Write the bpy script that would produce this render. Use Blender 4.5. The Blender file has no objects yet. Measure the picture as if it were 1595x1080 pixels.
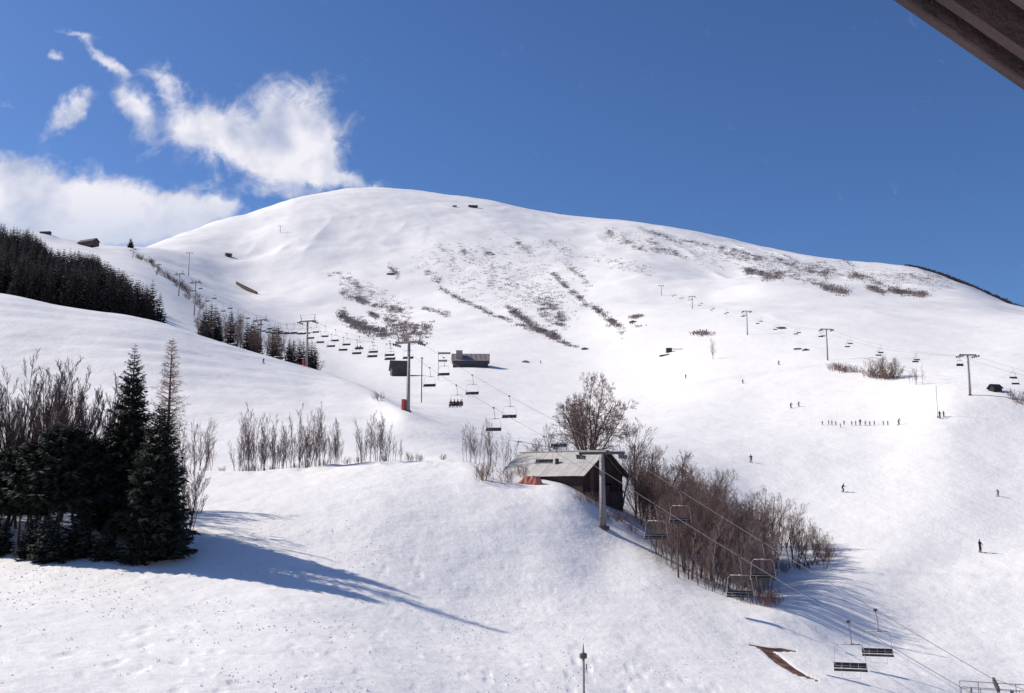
import bpy, math, random
import numpy as np
from mathutils import Vector, Matrix

# ------------------------------------------------------------------ camera, sky, sun, exposure
scene = bpy.context.scene
COL = scene.collection
F = 1551.0
PITCH = math.atan((760 - 540) / F)
cd = bpy.data.cameras.new("camera")
cam = bpy.data.objects.new("camera", cd)
COL.objects.link(cam)
cam.location = (0, 0, 0)
cam.rotation_euler = (math.radians(90) + PITCH, 0, 0)
cd.sensor_width = 36.0
cd.lens = 36.0 * F / 1595.0
cd.clip_start = 0.1
cd.clip_end = 30000
scene.camera = cam

SUN_DIR = Vector((-0.90, 0.29, 0.72)).normalized()
SUN_EL = math.asin(SUN_DIR.z)
SUN_AZ = math.atan2(SUN_DIR.x, SUN_DIR.y)
sl = bpy.data.lights.new("sun", 'SUN')
sl.energy = 4.3
sl.angle = math.radians(0.55)
sl.color = (1.0, 0.915, 0.80)
sun = bpy.data.objects.new("sun", sl)
COL.objects.link(sun)
sun.rotation_euler = (-SUN_DIR).to_track_quat('-Z', 'Y').to_euler()

scene.view_settings.view_transform = 'Standard'
scene.view_settings.look = 'None'
scene.view_settings.gamma = 1.0
scene.view_settings.use_curve_mapping = False
scene.view_settings.exposure = 0.27

CP, SP = math.cos(PITCH), math.sin(PITCH)


def ray(px, py):
    """tangent (x/y) and slope (z/y) of the direction seen at a photograph pixel"""
    u = (px - 797.5) / F
    v = (540.0 - py) / F
    d = CP - v * SP
    return u / d, (SP + v * CP) / d


def at(px, py, Y):
    a, e = ray(px, py)
    return Vector((a * Y, Y, e * Y))


def proj(x, y, z):
    d = y * CP + z * SP
    v = (-y * SP + z * CP) / d
    return 797.5 + F * x / d, 540.0 - F * v


# ---- world
world = bpy.data.worlds.new("World")
scene.world = world
world.use_nodes = True
nt = world.node_tree
for n in list(nt.nodes):
    nt.nodes.remove(n)


def NN(tree, typ, **kw):
    n = tree.nodes.new(typ)
    for k, v in kw.items():
        if k == 'inp':
            for kk, vv in v.items():
                if hasattr(vv, 'links') or isinstance(vv, bpy.types.NodeSocket):
                    tree.links.new(vv, n.inputs[kk])
                else:
                    n.inputs[kk].default_value = vv
        else:
            setattr(n, k, v)
    return n


def MM(tree, op, a, b=None, c=None, clamp=False):
    n = tree.nodes.new('ShaderNodeMath')
    n.operation = op
    n.use_clamp = clamp
    for i, s in enumerate((a, b, c)):
        if s is None:
            continue
        if isinstance(s, bpy.types.NodeSocket):
            tree.links.new(s, n.inputs[i])
        else:
            n.inputs[i].default_value = s
    return n.outputs[0]


sky = NN(nt, 'ShaderNodeTexSky', sky_type='NISHITA')
sky.sun_disc = False
sky.sun_elevation = SUN_EL
sky.sun_rotation = SUN_AZ
sky.altitude = 2200
sky.air_density = 1.15
sky.dust_density = 3.4
sky.ozone_density = 4.0
tint = NN(nt, 'ShaderNodeMix', data_type='RGBA', blend_type='MULTIPLY')
tint.inputs[0].default_value = 1.0
nt.links.new(sky.outputs[0], tint.inputs[6])
tint.inputs[7].default_value = (0.62, 0.81, 1.10, 1)
bg = NN(nt, 'ShaderNodeBackground', inp={'Color': tint.outputs[2], 'Strength': 0.082})
tc = NN(nt, 'ShaderNodeTexCoord')
sp_ = NN(nt, 'ShaderNodeSeparateXYZ', inp={0: tc.outputs['Generated']})
dy = MM(nt, 'MAXIMUM', sp_.outputs[1], 0.05)
ca = MM(nt, 'DIVIDE', sp_.outputs[0], dy)
ce = MM(nt, 'DIVIDE', sp_.outputs[2], dy)
cv = NN(nt, 'ShaderNodeCombineXYZ', inp={0: ca, 1: ce, 2: 0.0})
w1 = NN(nt, 'ShaderNodeTexNoise', inp={'Vector': cv.outputs[0], 'Scale': 12.0, 'Detail': 7.0, 'Roughness': 0.6})
wv = NN(nt, 'ShaderNodeVectorMath', operation='SUBTRACT', inp={0: w1.outputs['Color'], 1: (0.5, 0.5, 0.5)})
ws = NN(nt, 'ShaderNodeVectorMath', operation='SCALE', inp={0: wv.outputs[0]})
ws.inputs['Scale'].default_value = 0.075
wa = NN(nt, 'ShaderNodeVectorMath', operation='ADD', inp={0: cv.outputs[0], 1: ws.outputs[0]})
wsep = NN(nt, 'ShaderNodeSeparateXYZ', inp={0: wa.outputs[0]})
BL = [  # px, py, rx, ry, tilt(deg), weight
    (5, 285, 90, 40, 5, 1.0), (100, 318, 120, 46, 5, 1.2), (215, 312, 100, 40, 8, 1.05), (300, 312, 52, 28, 20, 0.85),
    (110, 350, 240, 36, 0, 1.0),
    (458, 190, 60, 56, 0, 1.15), (400, 226, 84, 38, 22, 1.1), (305, 205, 70, 30, 15, 0.85), (262, 135, 20, 56, -38, 0.62),
    (490, 242, 50, 42, 30, 0.9), (520, 282, 80, 14, 5, 0.62), (208, 170, 24, 60, -30, 0.75), (168, 92, 11, 52, -50, 0.66),
    (112, 176, 15, 46, 42, 0.85), (76, 97, 13, 11, 0, 0.75), (600, 282, 20, 15, 30, 0.75), (6, 172, 20, 9, 0, 0.45),
    (122, 55, 30, 8, 10, 0.5), (335, 322, 46, 12, 14, 0.5), (430, 300, 90, 12, 12, 0.35), (430, 262, 60, 26, 25, 0.7)]
tot = None
for (bx_, by_, rx, ry, tilt, wt) in BL:
    a0, e0 = ray(bx_, by_)
    rx /= F
    ry /= F
    th = math.radians(tilt)
    c, s = math.cos(th), math.sin(th)
    da = MM(nt, 'SUBTRACT', wsep.outputs[0], a0)
    de = MM(nt, 'SUBTRACT', wsep.outputs[1], e0)
    # along = da*c - de*s  (image y down)
    A1 = MM(nt, 'DIVIDE', MM(nt, 'SUBTRACT', MM(nt, 'MULTIPLY', da, c), MM(nt, 'MULTIPLY', de, s)), rx)
    B1 = MM(nt, 'DIVIDE', MM(nt, 'ADD', MM(nt, 'MULTIPLY', da, s), MM(nt, 'MULTIPLY', de, c)), ry)
    r2 = MM(nt, 'ADD', MM(nt, 'MULTIPLY', A1, A1), MM(nt, 'MULTIPLY', B1, B1))
    g = MM(nt, 'MULTIPLY', MM(nt, 'EXPONENT', MM(nt, 'MULTIPLY', r2, -1.0)), wt)
    tot = g if tot is None else MM(nt, 'ADD', tot, g)
w2 = NN(nt, 'ShaderNodeTexNoise', inp={'Vector': cv.outputs[0], 'Scale': 34.0, 'Detail': 8.0, 'Roughness': 0.62, 'Distortion': 0.6})
dens = MM(nt, 'ADD', tot, MM(nt, 'MULTIPLY', MM(nt, 'SUBTRACT', w2.outputs['Fac'], 0.5), 1.15))
mr = NN(nt, 'ShaderNodeMapRange', interpolation_type='SMOOTHSTEP', inp={'Value': dens, 'From Min': 0.14, 'From Max': 0.98, 'To Min': 0.0, 'To Max': 0.95})
front = MM(nt, 'GREATER_THAN', sp_.outputs[1], 0.06)
cfac = MM(nt, 'MULTIPLY', mr.outputs[0], front)
w3 = NN(nt, 'ShaderNodeTexNoise', inp={'Vector': cv.outputs[0], 'Scale': 15.0, 'Detail': 7.0, 'Distortion': 0.15})
w3r = NN(nt, 'ShaderNodeMapRange', inp={'Value': w3.outputs['Fac'], 'From Min': 0.32, 'From Max': 0.56})
ccol = NN(nt, 'ShaderNodeMix', data_type='RGBA', inp={0: w3r.outputs[0]})
ccol.inputs[6].default_value = (0.42, 0.47, 0.62, 1)
ccol.inputs[7].default_value = (0.84, 0.82, 0.87, 1)
lowf = NN(nt, 'ShaderNodeMapRange', interpolation_type='SMOOTHSTEP', inp={'Value': ce, 'From Min': 0.235, 'From Max': 0.32, 'To Min': 0.75, 'To Max': 0.0})
ccol2 = NN(nt, 'ShaderNodeMix', data_type='RGBA', inp={0: lowf.outputs[0], 6: ccol.outputs[2]})
ccol2.inputs[7].default_value = (0.50, 0.56, 0.70, 1)
cbg = NN(nt, 'ShaderNodeBackground', inp={'Color': ccol2.outputs[2], 'Strength': 0.92})
mixs = NN(nt, 'ShaderNodeMixShader', inp={0: cfac, 1: bg.outputs[0], 2: cbg.outputs[0]})
NN(nt, 'ShaderNodeOutputWorld', inp={0: mixs.outputs[0]})

# ------------------------------------------------------------------ noise
random.seed(7)
rng = np.random.default_rng(11)
_perm = rng.random((512, 512)).astype(np.float64)


def vnoise(x, y):
    xi = np.floor(x).astype(int)
    yi = np.floor(y).astype(int)
    fx = x - xi
    fy = y - yi
    fx = fx * fx * fx * (fx * (fx * 6 - 15) + 10)
    fy = fy * fy * fy * (fy * (fy * 6 - 15) + 10)
    a = _perm[xi & 511, yi & 511]
    b = _perm[(xi + 1) & 511, yi & 511]
    c = _perm[xi & 511, (yi + 1) & 511]
    d = _perm[(xi + 1) & 511, (yi + 1) & 511]
    return (a * (1 - fx) + b * fx) * (1 - fy) + (c * (1 - fx) + d * fx) * fy - 0.5


def fbm(x, y, o=4, seed=0.0):
    t = 0
    amp = 1.0
    for i in range(o):
        t = t + amp * vnoise(x + seed + 17.3 * i, y - seed + 31.7 * i)
        amp *= 0.5
        x, y = x * 2.03 * 0.8 - y * 2.03 * 0.6, x * 2.03 * 0.6 + y * 2.03 * 0.8
    return t


# ------------------------------------------------------------------ terrain: a height field through surveyed profile lines
# each line: list of (px, py, distance); from near to far
LINES = [
    [(-700, 1120, 32), (0, 1080, 40), (400, 1080, 46), (800, 1080, 61), (1000, 1080, 67), (1200, 1082, 72), (1350, 1080, 78), (1500, 1080, 86), (1600, 1080, 90), (2300, 1060, 90)],
    [(-700, 930, 72), (0, 900, 78), (200, 902, 79), (400, 905, 81), (560, 911, 84), (700, 928, 87), (800, 944, 88), (900, 955, 88), (1000, 972, 88), (1100, 994, 87), (1200, 1010, 88), (1350, 1008, 97), (1500, 965, 113), (1600, 955, 116), (2300, 900, 120)],
    [(-700, 780, 112), (0, 778, 112), (200, 773, 112), (400, 768, 113), (560, 768, 112), (700, 783, 111), (760, 796, 110), (820, 812, 109), (870, 826, 108.5), (905, 838, 109), (940, 858, 109), (1000, 884, 104), (1100, 926, 101), (1190, 951, 98), (1260, 948, 102), (1350, 930, 116), (1500, 893, 131), (1600, 880, 134), (2300, 800, 140)],
    [(-700, 740, 135), (0, 744, 135), (200, 739, 135), (300, 737, 135), (400, 737, 135), (560, 722, 136), (700, 715, 138), (760, 728, 131), (820, 746, 125), (870, 754, 122), (905, 770, 121), (940, 792, 122), (1000, 822, 124), (1100, 880, 122), (1190, 925, 117), (1260, 908, 120), (1350, 890, 128), (1500, 858, 143), (1600, 850, 146), (2300, 780, 160)],
    [(-700, 742, 145), (0, 748, 144), (200, 743, 143), (400, 742, 143), (560, 727, 144), (700, 719, 145), (760, 723, 143), (820, 741, 138), (870, 750, 137), (905, 764, 137), (940, 779, 138), (1000, 803, 138), (1100, 852, 136), (1200, 885, 134), (1350, 858, 141), (1500, 826, 153), (1600, 818, 157), (2300, 750, 175)],
    [(-700, 600, 180), (0, 640, 178), (200, 650, 175), (400, 668, 170), (560, 682, 165), (700, 701, 160), (800, 728, 157), (900, 745, 155), (1000, 770, 155), (1100, 797, 155), (1200, 826, 155), (1350, 812, 158), (1500, 785, 166), (1600, 778, 170), (2300, 720, 190)],
    [(-700, 400, 270), (0, 456, 280), (100, 476, 282), (200, 492, 285), (260, 506, 290), (330, 528, 298), (400, 549, 303), (475, 571, 303), (560, 600, 262), (636, 640, 194), (700, 664, 186), (800, 690, 184), (900, 700, 187), (1000, 705, 195), (1100, 703, 205), (1200, 697, 213), (1350, 688, 217), (1500, 655, 222), (1600, 650, 226), (2300, 640, 250)],
    [(-700, 410, 330), (0, 468, 330), (100, 488, 330), (200, 506, 332), (260, 520, 335), (330, 542, 340), (400, 562, 345), (475, 582, 340), (560, 606, 305), (636, 638, 240), (700, 652, 235), (800, 668, 235), (900, 672, 238), (1000, 668, 243), (1100, 661, 250), (1200, 650, 258), (1350, 633, 255), (1500, 613, 242), (1600, 606, 246), (2300, 610, 280)],
    [(-700, 380, 480), (0, 432, 480), (200, 455, 480), (260, 478, 470), (330, 512, 460), (400, 545, 450), (475, 566, 440), (560, 580, 450), (636, 578, 455), (733, 571, 465), (800, 576, 460), (900, 582, 450), (1000, 588, 400), (1100, 582, 352), (1200, 571, 345), (1287, 562, 340), (1400, 570, 310), (1500, 572, 300), (1600, 566, 300), (2300, 590, 330)],
    [(-700, 345, 700), (0, 388, 700), (100, 400, 700), (200, 416, 700), (260, 440, 690), (300, 462, 690), (400, 502, 690), (475, 528, 680), (560, 534, 650), (700, 528, 650), (800, 522, 650), (900, 520, 650), (1000, 502, 650), (1078, 493, 660), (1160, 490, 620), (1287, 493, 580), (1400, 498, 560), (1500, 500, 560), (1600, 500, 560), (2300, 570, 560)],
    [(-700, 325, 900), (0, 366, 900), (100, 378, 900), (180, 392, 900), (230, 404, 930), (300, 430, 950), (400, 462, 960), (560, 464, 960), (700, 455, 960), (900, 446, 960), (1000, 448, 900), (1100, 450, 900), (1200, 445, 880), (1350, 458, 850), (1500, 464, 840), (1600, 488, 800), (2300, 560, 800)],
    [(-700, 330, 1050), (0, 362, 1040), (60, 363, 1040), (100, 371, 1050), (180, 387, 1080), (215, 384, 1200), (300, 358, 1420), (400, 329, 1600), (480, 303, 1720), (560, 293, 1800), (640, 297, 1800), (750, 311, 1790), (880, 336, 1750), (1000, 347, 1700), (1150, 376, 1600), (1300, 404, 1480), (1420, 419, 1380), (1480, 437, 1320), (1595, 483, 1180), (1700, 525, 1080), (2300, 560, 1000)],
]
K = len(LINES)
view = np.arange(-31.0, 31.0001, 0.058)
left = -31.0 - np.cumsum(np.linspace(0.2, 4.0, 70))
left = left[left > -180]
AZ = np.radians(np.concatenate([[-180.0], left[::-1], view, -left, [180.0]]))
AZC = np.clip(AZ, -math.radians(45), math.radians(45))
TT = np.tan(AZC)
GG = 1.0 / np.cos(AZC)


def pchip(xk, yk, x):
    """xk,yk: (n,K) or (K,), x: (m,) -> monotone cubic; 1-D version"""
    h = np.diff(xk)
    d = np.diff(yk) / h
    m = np.zeros_like(yk)
    w1_ = 2 * h[1:] + h[:-1]
    w2_ = h[1:] + 2 * h[:-1]
    ok = d[:-1] * d[1:] > 0
    dd = np.where(ok, d[:-1] * d[1:], 1)
    m[1:-1] = np.where(ok, (w1_ + w2_) / (w1_ / np.where(ok, d[:-1], 1) + w2_ / np.where(ok, d[1:], 1)), 0)
    m[0] = d[0]
    m[-1] = d[-1]
    i = np.clip(np.searchsorted(xk, x) - 1, 0, len(xk) - 2)
    t = (x - xk[i]) / h[i]
    t = np.clip(t, 0, 1)
    return ((1 + 2 * t) * (1 - t) ** 2 * yk[i] + t * (1 - t) ** 2 * h[i] * m[i] + t * t * (3 - 2 * t) * yk[i + 1] + t * t * (t - 1) * h[i] * m[i + 1])


LY = np.zeros((len(AZ), K + 5))
LE = np.zeros((len(AZ), K + 5))
for k, ln in enumerate(LINES):
    ts = []
    es = []
    ys = []
    for (px, py, Y) in ln:
        a, e = ray(px, py)
        ts.append(a)
        es.append(e)
        ys.append(Y)
    ts, es, ys = map(np.array, (ts, es, ys))
    LE[:, k + 2] = pchip(ts, es, np.clip(TT, ts[0], ts[-1]))
    LY[:, k + 2] = pchip(ts, np.log(ys), np.clip(TT, ts[0], ts[-1]))
z0 = -9.5 - 6.5 * np.clip((TT + 0.1) / 0.6, 0, 1)
LY[:, 0] = math.log(2.0)
LE[:, 0] = -9.5 / 2.0
LY[:, 1] = math.log(24.0)
LE[:, 1] = z0 / 24.0
LY[:, K + 2] = LY[:, K + 1] + math.log(1.12)
LE[:, K + 2] = LE[:, K + 1] * 0.90 - 0.005
LY[:, K + 3] = math.log(3600)
LE[:, K + 3] = 0.03
LY[:, K + 4] = math.log(14000)
LE[:, K + 4] = 0.0
RING = np.concatenate([np.geomspace(2, 38, 24)[:-1], np.arange(38, 130, 0.46), np.arange(130, 330, 1.25), np.arange(330, 2050, 7.6), np.geomspace(2060, 14000, 18)])
LR = np.log(RING)
NA, NR = len(AZ), len(RING)
E = np.zeros((NA, NR))
for j in range(NA):
    E[j] = pchip(LY[j], LE[j], LR)
# smooth a little along distance and azimuth so that profile lines do not show as creases
for it in range(8):
    E[:, 2:-2] = 0.25 * E[:, 1:-3] + 0.5 * E[:, 2:-2] + 0.25 * E[:, 3:-1]
for it in range(40):
    E[1:-1] = 0.25 * E[:-2] + 0.5 * E[1:-1] + 0.25 * E[2:]
# the broad right-hand flank is even: smooth it more strongly across
ker = np.exp(-0.5 * (np.arange(-45, 46) / 18.0) ** 2)
ker /= ker.sum()
Ew = E.copy()
for j in range(NR):
    if 225 < RING[j] < 1000:
        Ew[:, j] = np.convolve(np.pad(E[:, j], 45, mode='edge'), ker, mode='valid')
for j in range(NR):
    if 45 < RING[j] < 119:
        Ew[:, j] = np.convolve(np.pad(E[:, j], 45, mode='edge'), ker, mode='valid')
tn_ = np.clip((RING - 45) / 10, 0, 1)[None, :] * np.clip((119 - RING) / 6, 0, 1)[None, :] * (np.abs(AZ) < 0.6)[:, None]
E = E * (1 - tn_) + Ew * tn_
tw_ = np.clip((TT - 0.02) / 0.08, 0, 1)[:, None] * np.clip((RING - 225) / 60, 0, 1)[None, :] * np.clip((1000 - RING) / 250, 0, 1)[None, :]
E = E * (1 - tw_) + Ew * tw_
X = (RING[None, :] * GG[:, None]) * np.sin(AZ)[:, None]
Yg = (RING[None, :] * GG[:, None]) * np.cos(AZ)[:, None]
R2 = np.broadcast_to(RING[None, :], X.shape)
Z = E * R2


def sstep(a, b, x):
    t = np.clip((x - a) / (b - a), 0, 1)
    return t * t * (3 - 2 * t)


far = sstep(330, 900, R2)
Z += far * 7.0 * fbm(X / 130, Yg / 130, 4, 3.1) * (1 - sstep(1500, 1800, R2) * 0.4)
Z += far * 2.2 * (0.5 - np.abs(vnoise(X / 34 + 5, Yg / 80 + 9)) * 2) * sstep(0.0, 0.25, vnoise(X / 260 + 3, Yg / 260))
mid = sstep(130, 200, R2) * (1 - far)
Z += mid * 0.45 * fbm(X / 22, Yg / 22, 4, 8.8)
near = (1 - sstep(125, 200, R2)) * sstep(20, 35, R2)
Z += near * (0.17 * fbm(X / 11, Yg / 11, 3, 1.7) + 0.055 * fbm(X / 2.1, Yg / 2.1, 3, 5.5))
rough = sstep(-0.05, 0.25, fbm(X / 17, Yg / 17, 2, 41.0))
trod = (1 - sstep(84, 104, R2)) * sstep(30, 40, R2) * (1 - sstep(8, 22, X))
pits = np.maximum(0, vnoise(X / 0.75 + 3, Yg / 1.1 + 8) - 0.22)
Z -= trod * (0.3 + 0.7 * rough) * pits * 0.34
# drifts and hummocks by the barn and under the saplings
Z += 0.9 * np.maximum(0, fbm(X / 5, Yg / 5, 3, 21.0)) * np.exp(-((R2 - 136) / 8) ** 2) * sstep(-60, -45, X) * (1 - sstep(8, 20, X))
# old terraces seen as faint ripples on the left slope
lefts = sstep(140, 170, R2) * (1 - sstep(270, 300, R2)) * (1 - sstep(-25, -5, X))
Z += lefts * 0.13 * np.sin(Z * 1.5 + 3 * vnoise(X / 30, Yg / 30)) * sstep(-0.1, 0.2, vnoise(X / 40 + 7, Yg / 25))


def g_(x, y):
    """height of the ground at world x, y"""
    az = math.atan2(x, y)
    azc = min(max(az, -math.radians(45)), math.radians(45))
    r = math.hypot(x, y) * math.cos(azc)
    i = min(max(int(np.searchsorted(AZ, az)) - 1, 0), NA - 2)
    j = min(max(int(np.searchsorted(RING, r)) - 1, 0), NR - 2)
    u = (az - AZ[i]) / (AZ[i + 1] - AZ[i])
    v = min(max((r - RING[j]) / (RING[j + 1] - RING[j]), 0), 1)
    return float((Z[i, j] * (1 - u) + Z[i + 1, j] * u) * (1 - v) + (Z[i, j + 1] * (1 - u) + Z[i + 1, j + 1] * u) * v)


def hit(px, py, y0=38.0, y1=2000.0):
    """where the ray of a photograph pixel meets the ground"""
    a, e = ray(px, py)
    Y = y0
    while Y < y1:
        st = 0.3 if Y < 130 else (0.8 if Y < 330 else 4.0)
        if g_(a * Y, Y) >= e * Y:
            return Vector((a * Y, Y, g_(a * Y, Y)))
        Y += st
    return None


def on(px, Y):
    a, e = ray(px, 700)
    return Vector((a * Y, Y, g_(a * Y, Y)))


# ------------------------------------------------------------------ bare ground masks (world space attributes)
def seg_mask(pts, width, soft=0.5):
    """mask 0..1 near a polyline given in world xy"""
    m = np.zeros_like(Z)
    for (a, b, wa_, wb_) in pts:
        dx, dy_ = b[0] - a[0], b[1] - a[1]
        L2 = dx * dx + dy_ * dy_ + 1e-9
        lo = max(a[2], 0)
        t = np.clip(((X - a[0]) * dx + (Yg - a[1]) * dy_) / L2, 0, 1)
        d = np.hypot(X - (a[0] + t * dx), Yg - (a[1] + t * dy_))
        w = wa_ + (wb_ - wa_) * t
        m = np.maximum(m, 1 - sstep(1 - soft, 1 + soft, d / w))
    return m


# the ditch of brown earth low on the piste
ep = [hit(1163, 1003), hit(1190, 1010), hit(1205, 1022), hit(1222, 1036), hit(1245, 1050), hit(1276, 1061)]
er = [hit(1190, 1010), hit(1212, 1012), hit(1236, 1013)]
wid = [0.10, 0.50, 0.60, 0.62, 0.52, 0.06]
segs = [(ep[i], ep[i + 1], wid[i], wid[i + 1]) for i in range(5)] + [(er[0], er[1], 0.6, 0.5), (er[1], er[2], 0.5, 0.25)]
sel = (R2 > 55) & (R2 < 95)
warp = 0.25 * fbm(X / 1.3, Yg / 1.3, 3, 12.0)
EARTH = seg_mask(segs, 1, 0.25)
EARTH = np.where(sel, np.clip(EARTH + warp * (EARTH > 0.02) * (EARTH < 0.98), 0, 1), 0)
Z -= EARTH * 0.12
# ------------------------------------------------------------------ scrub streaks on the mountain (photograph pixel -> ground)
STREAK = [  # points, half width px, count, size
    ([(640, 410), (700, 400), (800, 390), (900, 400)], 26, 300, 0.7), ([(700, 430), (900, 470)], 34, 330, 0.7), ([(940, 365), (1100, 400), (1300, 425), (1460, 440)], 15, 620, 0.8), ([(530, 440), (640, 490)], 18, 200, 0.8),
    ([(685, 450), (720, 468), (760, 488), (800, 503), (850, 522), (895, 542)], 2.4, 230, 1.0),
    ([(790, 480), (815, 497), (835, 512), (870, 527)], 6, 240, 1.0),
    ([(860, 425), (880, 445), (900, 462), (915, 478)], 4, 150, 1.0),
    ([(920, 475), (940, 492), (965, 508)], 3, 110, 1.0),
    ([(530, 457), (560, 468), (590, 478), (625, 484)], 6, 210, 1.0),
    ([(540, 432), (560, 448)], 7, 70, 1.0),
    ([(530, 490), (550, 505), (575, 515), (600, 522)], 8, 260, 1.3),
    ([(600, 500), (625, 510), (650, 515), (670, 520)], 14, 230, 1.2),
    ([(560, 500), (600, 522), (640, 528)], 10, 110, 1.2),
    ([(660, 482), (700, 490)], 5, 60, 1.0),
    ([(605, 415), (620, 430)], 6, 40, 1.0), ([(660, 420), (690, 440)], 9, 60, 0.9),
    ([(680, 380), (700, 400)], 4, 26, 0.8), ([(715, 380), (725, 400)], 6, 40, 0.8), ([(755, 395), (768, 398)], 5, 40, 0.8),
    ([(800, 375), (830, 395)], 6, 60, 0.9), ([(855, 375), (890, 397)], 7, 70, 0.9),
    ([(720, 400), (780, 420), (860, 430)], 18, 130, 0.8), ([(760, 440), (820, 460), (880, 480)], 22, 190, 0.85),
    ([(840, 480), (880, 500)], 20, 200, 0.9), ([(880, 410), (905, 430), (915, 445)], 8, 80, 0.9),
    ([(945, 360), (975, 378), (1000, 388), (1030, 392)], 6, 170, 1.0),
    ([(995, 358), (1040, 370), (1060, 380)], 5, 120, 1.0),
    ([(1010, 375), (1030, 388), (1070, 402)], 5, 110, 1.0),
    ([(1060, 375), (1100, 382), (1150, 392), (1195, 405)], 3.0, 190, 1.0),
    ([(1120, 390), (1150, 402), (1190, 403)], 6, 120, 1.0),
    ([(1160, 422), (1190, 430), (1215, 430)], 7, 230, 1.25), ([(1215, 425), (1250, 435), (1290, 448)], 5, 130, 1.0),
    ([(1200, 400), (1260, 415), (1300, 422)], 8, 170, 1.0), ([(1225, 412), (1290, 430), (1340, 432)], 5, 160, 1.1),
    ([(1285, 448), (1320, 456)], 6, 130, 1.1), ([(1320, 425), (1350, 435), (1375, 442)], 5, 130, 1.1),
    ([(1350, 448), (1375, 456)], 5, 80, 1.0), ([(1385, 452), (1410, 458), (1440, 460)], 5, 150, 1.4),
    ([(1400, 435), (1450, 432), (1480, 440)], 9, 110, 1.0), ([(1300, 400), (1330, 415)], 6, 50, 0.9),
    ([(985, 495), (1000, 492)], 3, 30, 1.2), ([(980, 508), (1000, 510)], 3, 20, 1.0), ([(950, 500), (975, 520)], 10, 30, 0.8),
    ([(1085, 520), (1105, 522)], 4, 34, 1.2), ([(930, 405), (1010, 420)], 10, 60, 0.8), ([(900, 400), (1020, 425)], 8, 40, 0.8),
    ([(560, 340), (640, 350), (650, 345)], 12, 0, 0.8), ([(510, 430), (530, 425)], 3, 14, 0.9), ([(575, 488), (590, 496)], 5, 50, 1),
]
SCRUB_PTS = []
SCRUB = np.zeros_like(Z)
for pts, hw, cnt, sz in STREAK:
    seglen = [math.dist(pts[i], pts[i + 1]) for i in range(len(pts) - 1)]
    tl = sum(seglen)
    for q in range(int(cnt * 1.9)):
        s = random.random() * tl
        i = 0
        while i < len(seglen) - 1 and s > seglen[i]:
            s -= seglen[i]
            i += 1
        f = s / seglen[i]
        px = pts[i][0] + f * (pts[i + 1][0] - pts[i][0]) + random.gauss(0, 2.0)
        py = pts[i][1] + f * (pts[i + 1][1] - pts[i][1]) + random.gauss(0, hw * 0.5)
        # clump
        if vnoise(np.array(px / 9.0), np.array(py / 4.0)) < -0.12 and random.random() < 0.7:
            continue
        h = hit(px, py, 420, 1900)
        if h is not None:
            SCRUB_PTS.append((h, sz * random.uniform(0.5, 1.2)))
# mark the ground under the scrub as bare
for (h, sz) in SCRUB_PTS:
    az = math.atan2(h.x, h.y)
    i = int(np.searchsorted(AZ, az))
    r = math.hypot(h.x, h.y) * math.cos(az)
    j = int(np.searchsorted(RING, r))
    SCRUB[max(i - 2, 0):i + 2, max(j - 1, 0):j + 1] += 0.07
SCRUB = np.clip(SCRUB, 0, 1)
for it in range(1):
    SCRUB[1:-1, 1:-1] = 0.5 * SCRUB[1:-1, 1:-1] + 0.125 * (SCRUB[2:, 1:-1] + SCRUB[:-2, 1:-1] + SCRUB[1:-1, 2:] + SCRUB[1:-1, :-2])


# ------------------------------------------------------------------ materials
def mat(name, col, rough=0.8, metal=0.0, noise=None, scale=1.0, bump=0.0, bscale=8.0, spec=0.3, detail=5.0):
    m = bpy.data.materials.new(name)
    m.use_nodes = True
    t = m.node_tree
    b = t.nodes['Principled BSDF']
    b.inputs['Roughness'].default_value = rough
    b.inputs['Metallic'].default_value = metal
    b.inputs['Specular IOR Level'].default_value = spec
    tcn = NN(t, 'ShaderNodeTexCoord')
    c4 = tuple(col) + (1,)
    if noise:
        n = NN(t, 'ShaderNodeTexNoise', inp={'Vector': tcn.outputs['Object'], 'Scale': scale, 'Detail': detail, 'Roughness': 0.6})
        mr_ = NN(t, 'ShaderNodeMapRange', inp={'Value': n.outputs['Fac'], 'From Min': 0.32, 'From Max': 0.68})
        mx = NN(t, 'ShaderNodeMix', data_type='RGBA', inp={0: mr_.outputs[0]})
        mx.inputs[6].default_value = c4
        mx.inputs[7].default_value = tuple(noise) + (1,)
        t.links.new(mx.outputs[2], b.inputs['Base Color'])
    else:
        b.inputs['Base Color'].default_value = c4
    if bump:
        n2 = NN(t, 'ShaderNodeTexNoise', inp={'Vector': tcn.outputs['Object'], 'Scale': bscale, 'Detail': 6.0})
        bp = NN(t, 'ShaderNodeBump', inp={'Height': n2.outputs['Fac'], 'Strength': bump, 'Distance': 0.05})
        t.links.new(bp.outputs[0], b.inputs['Normal'])
    return m


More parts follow.
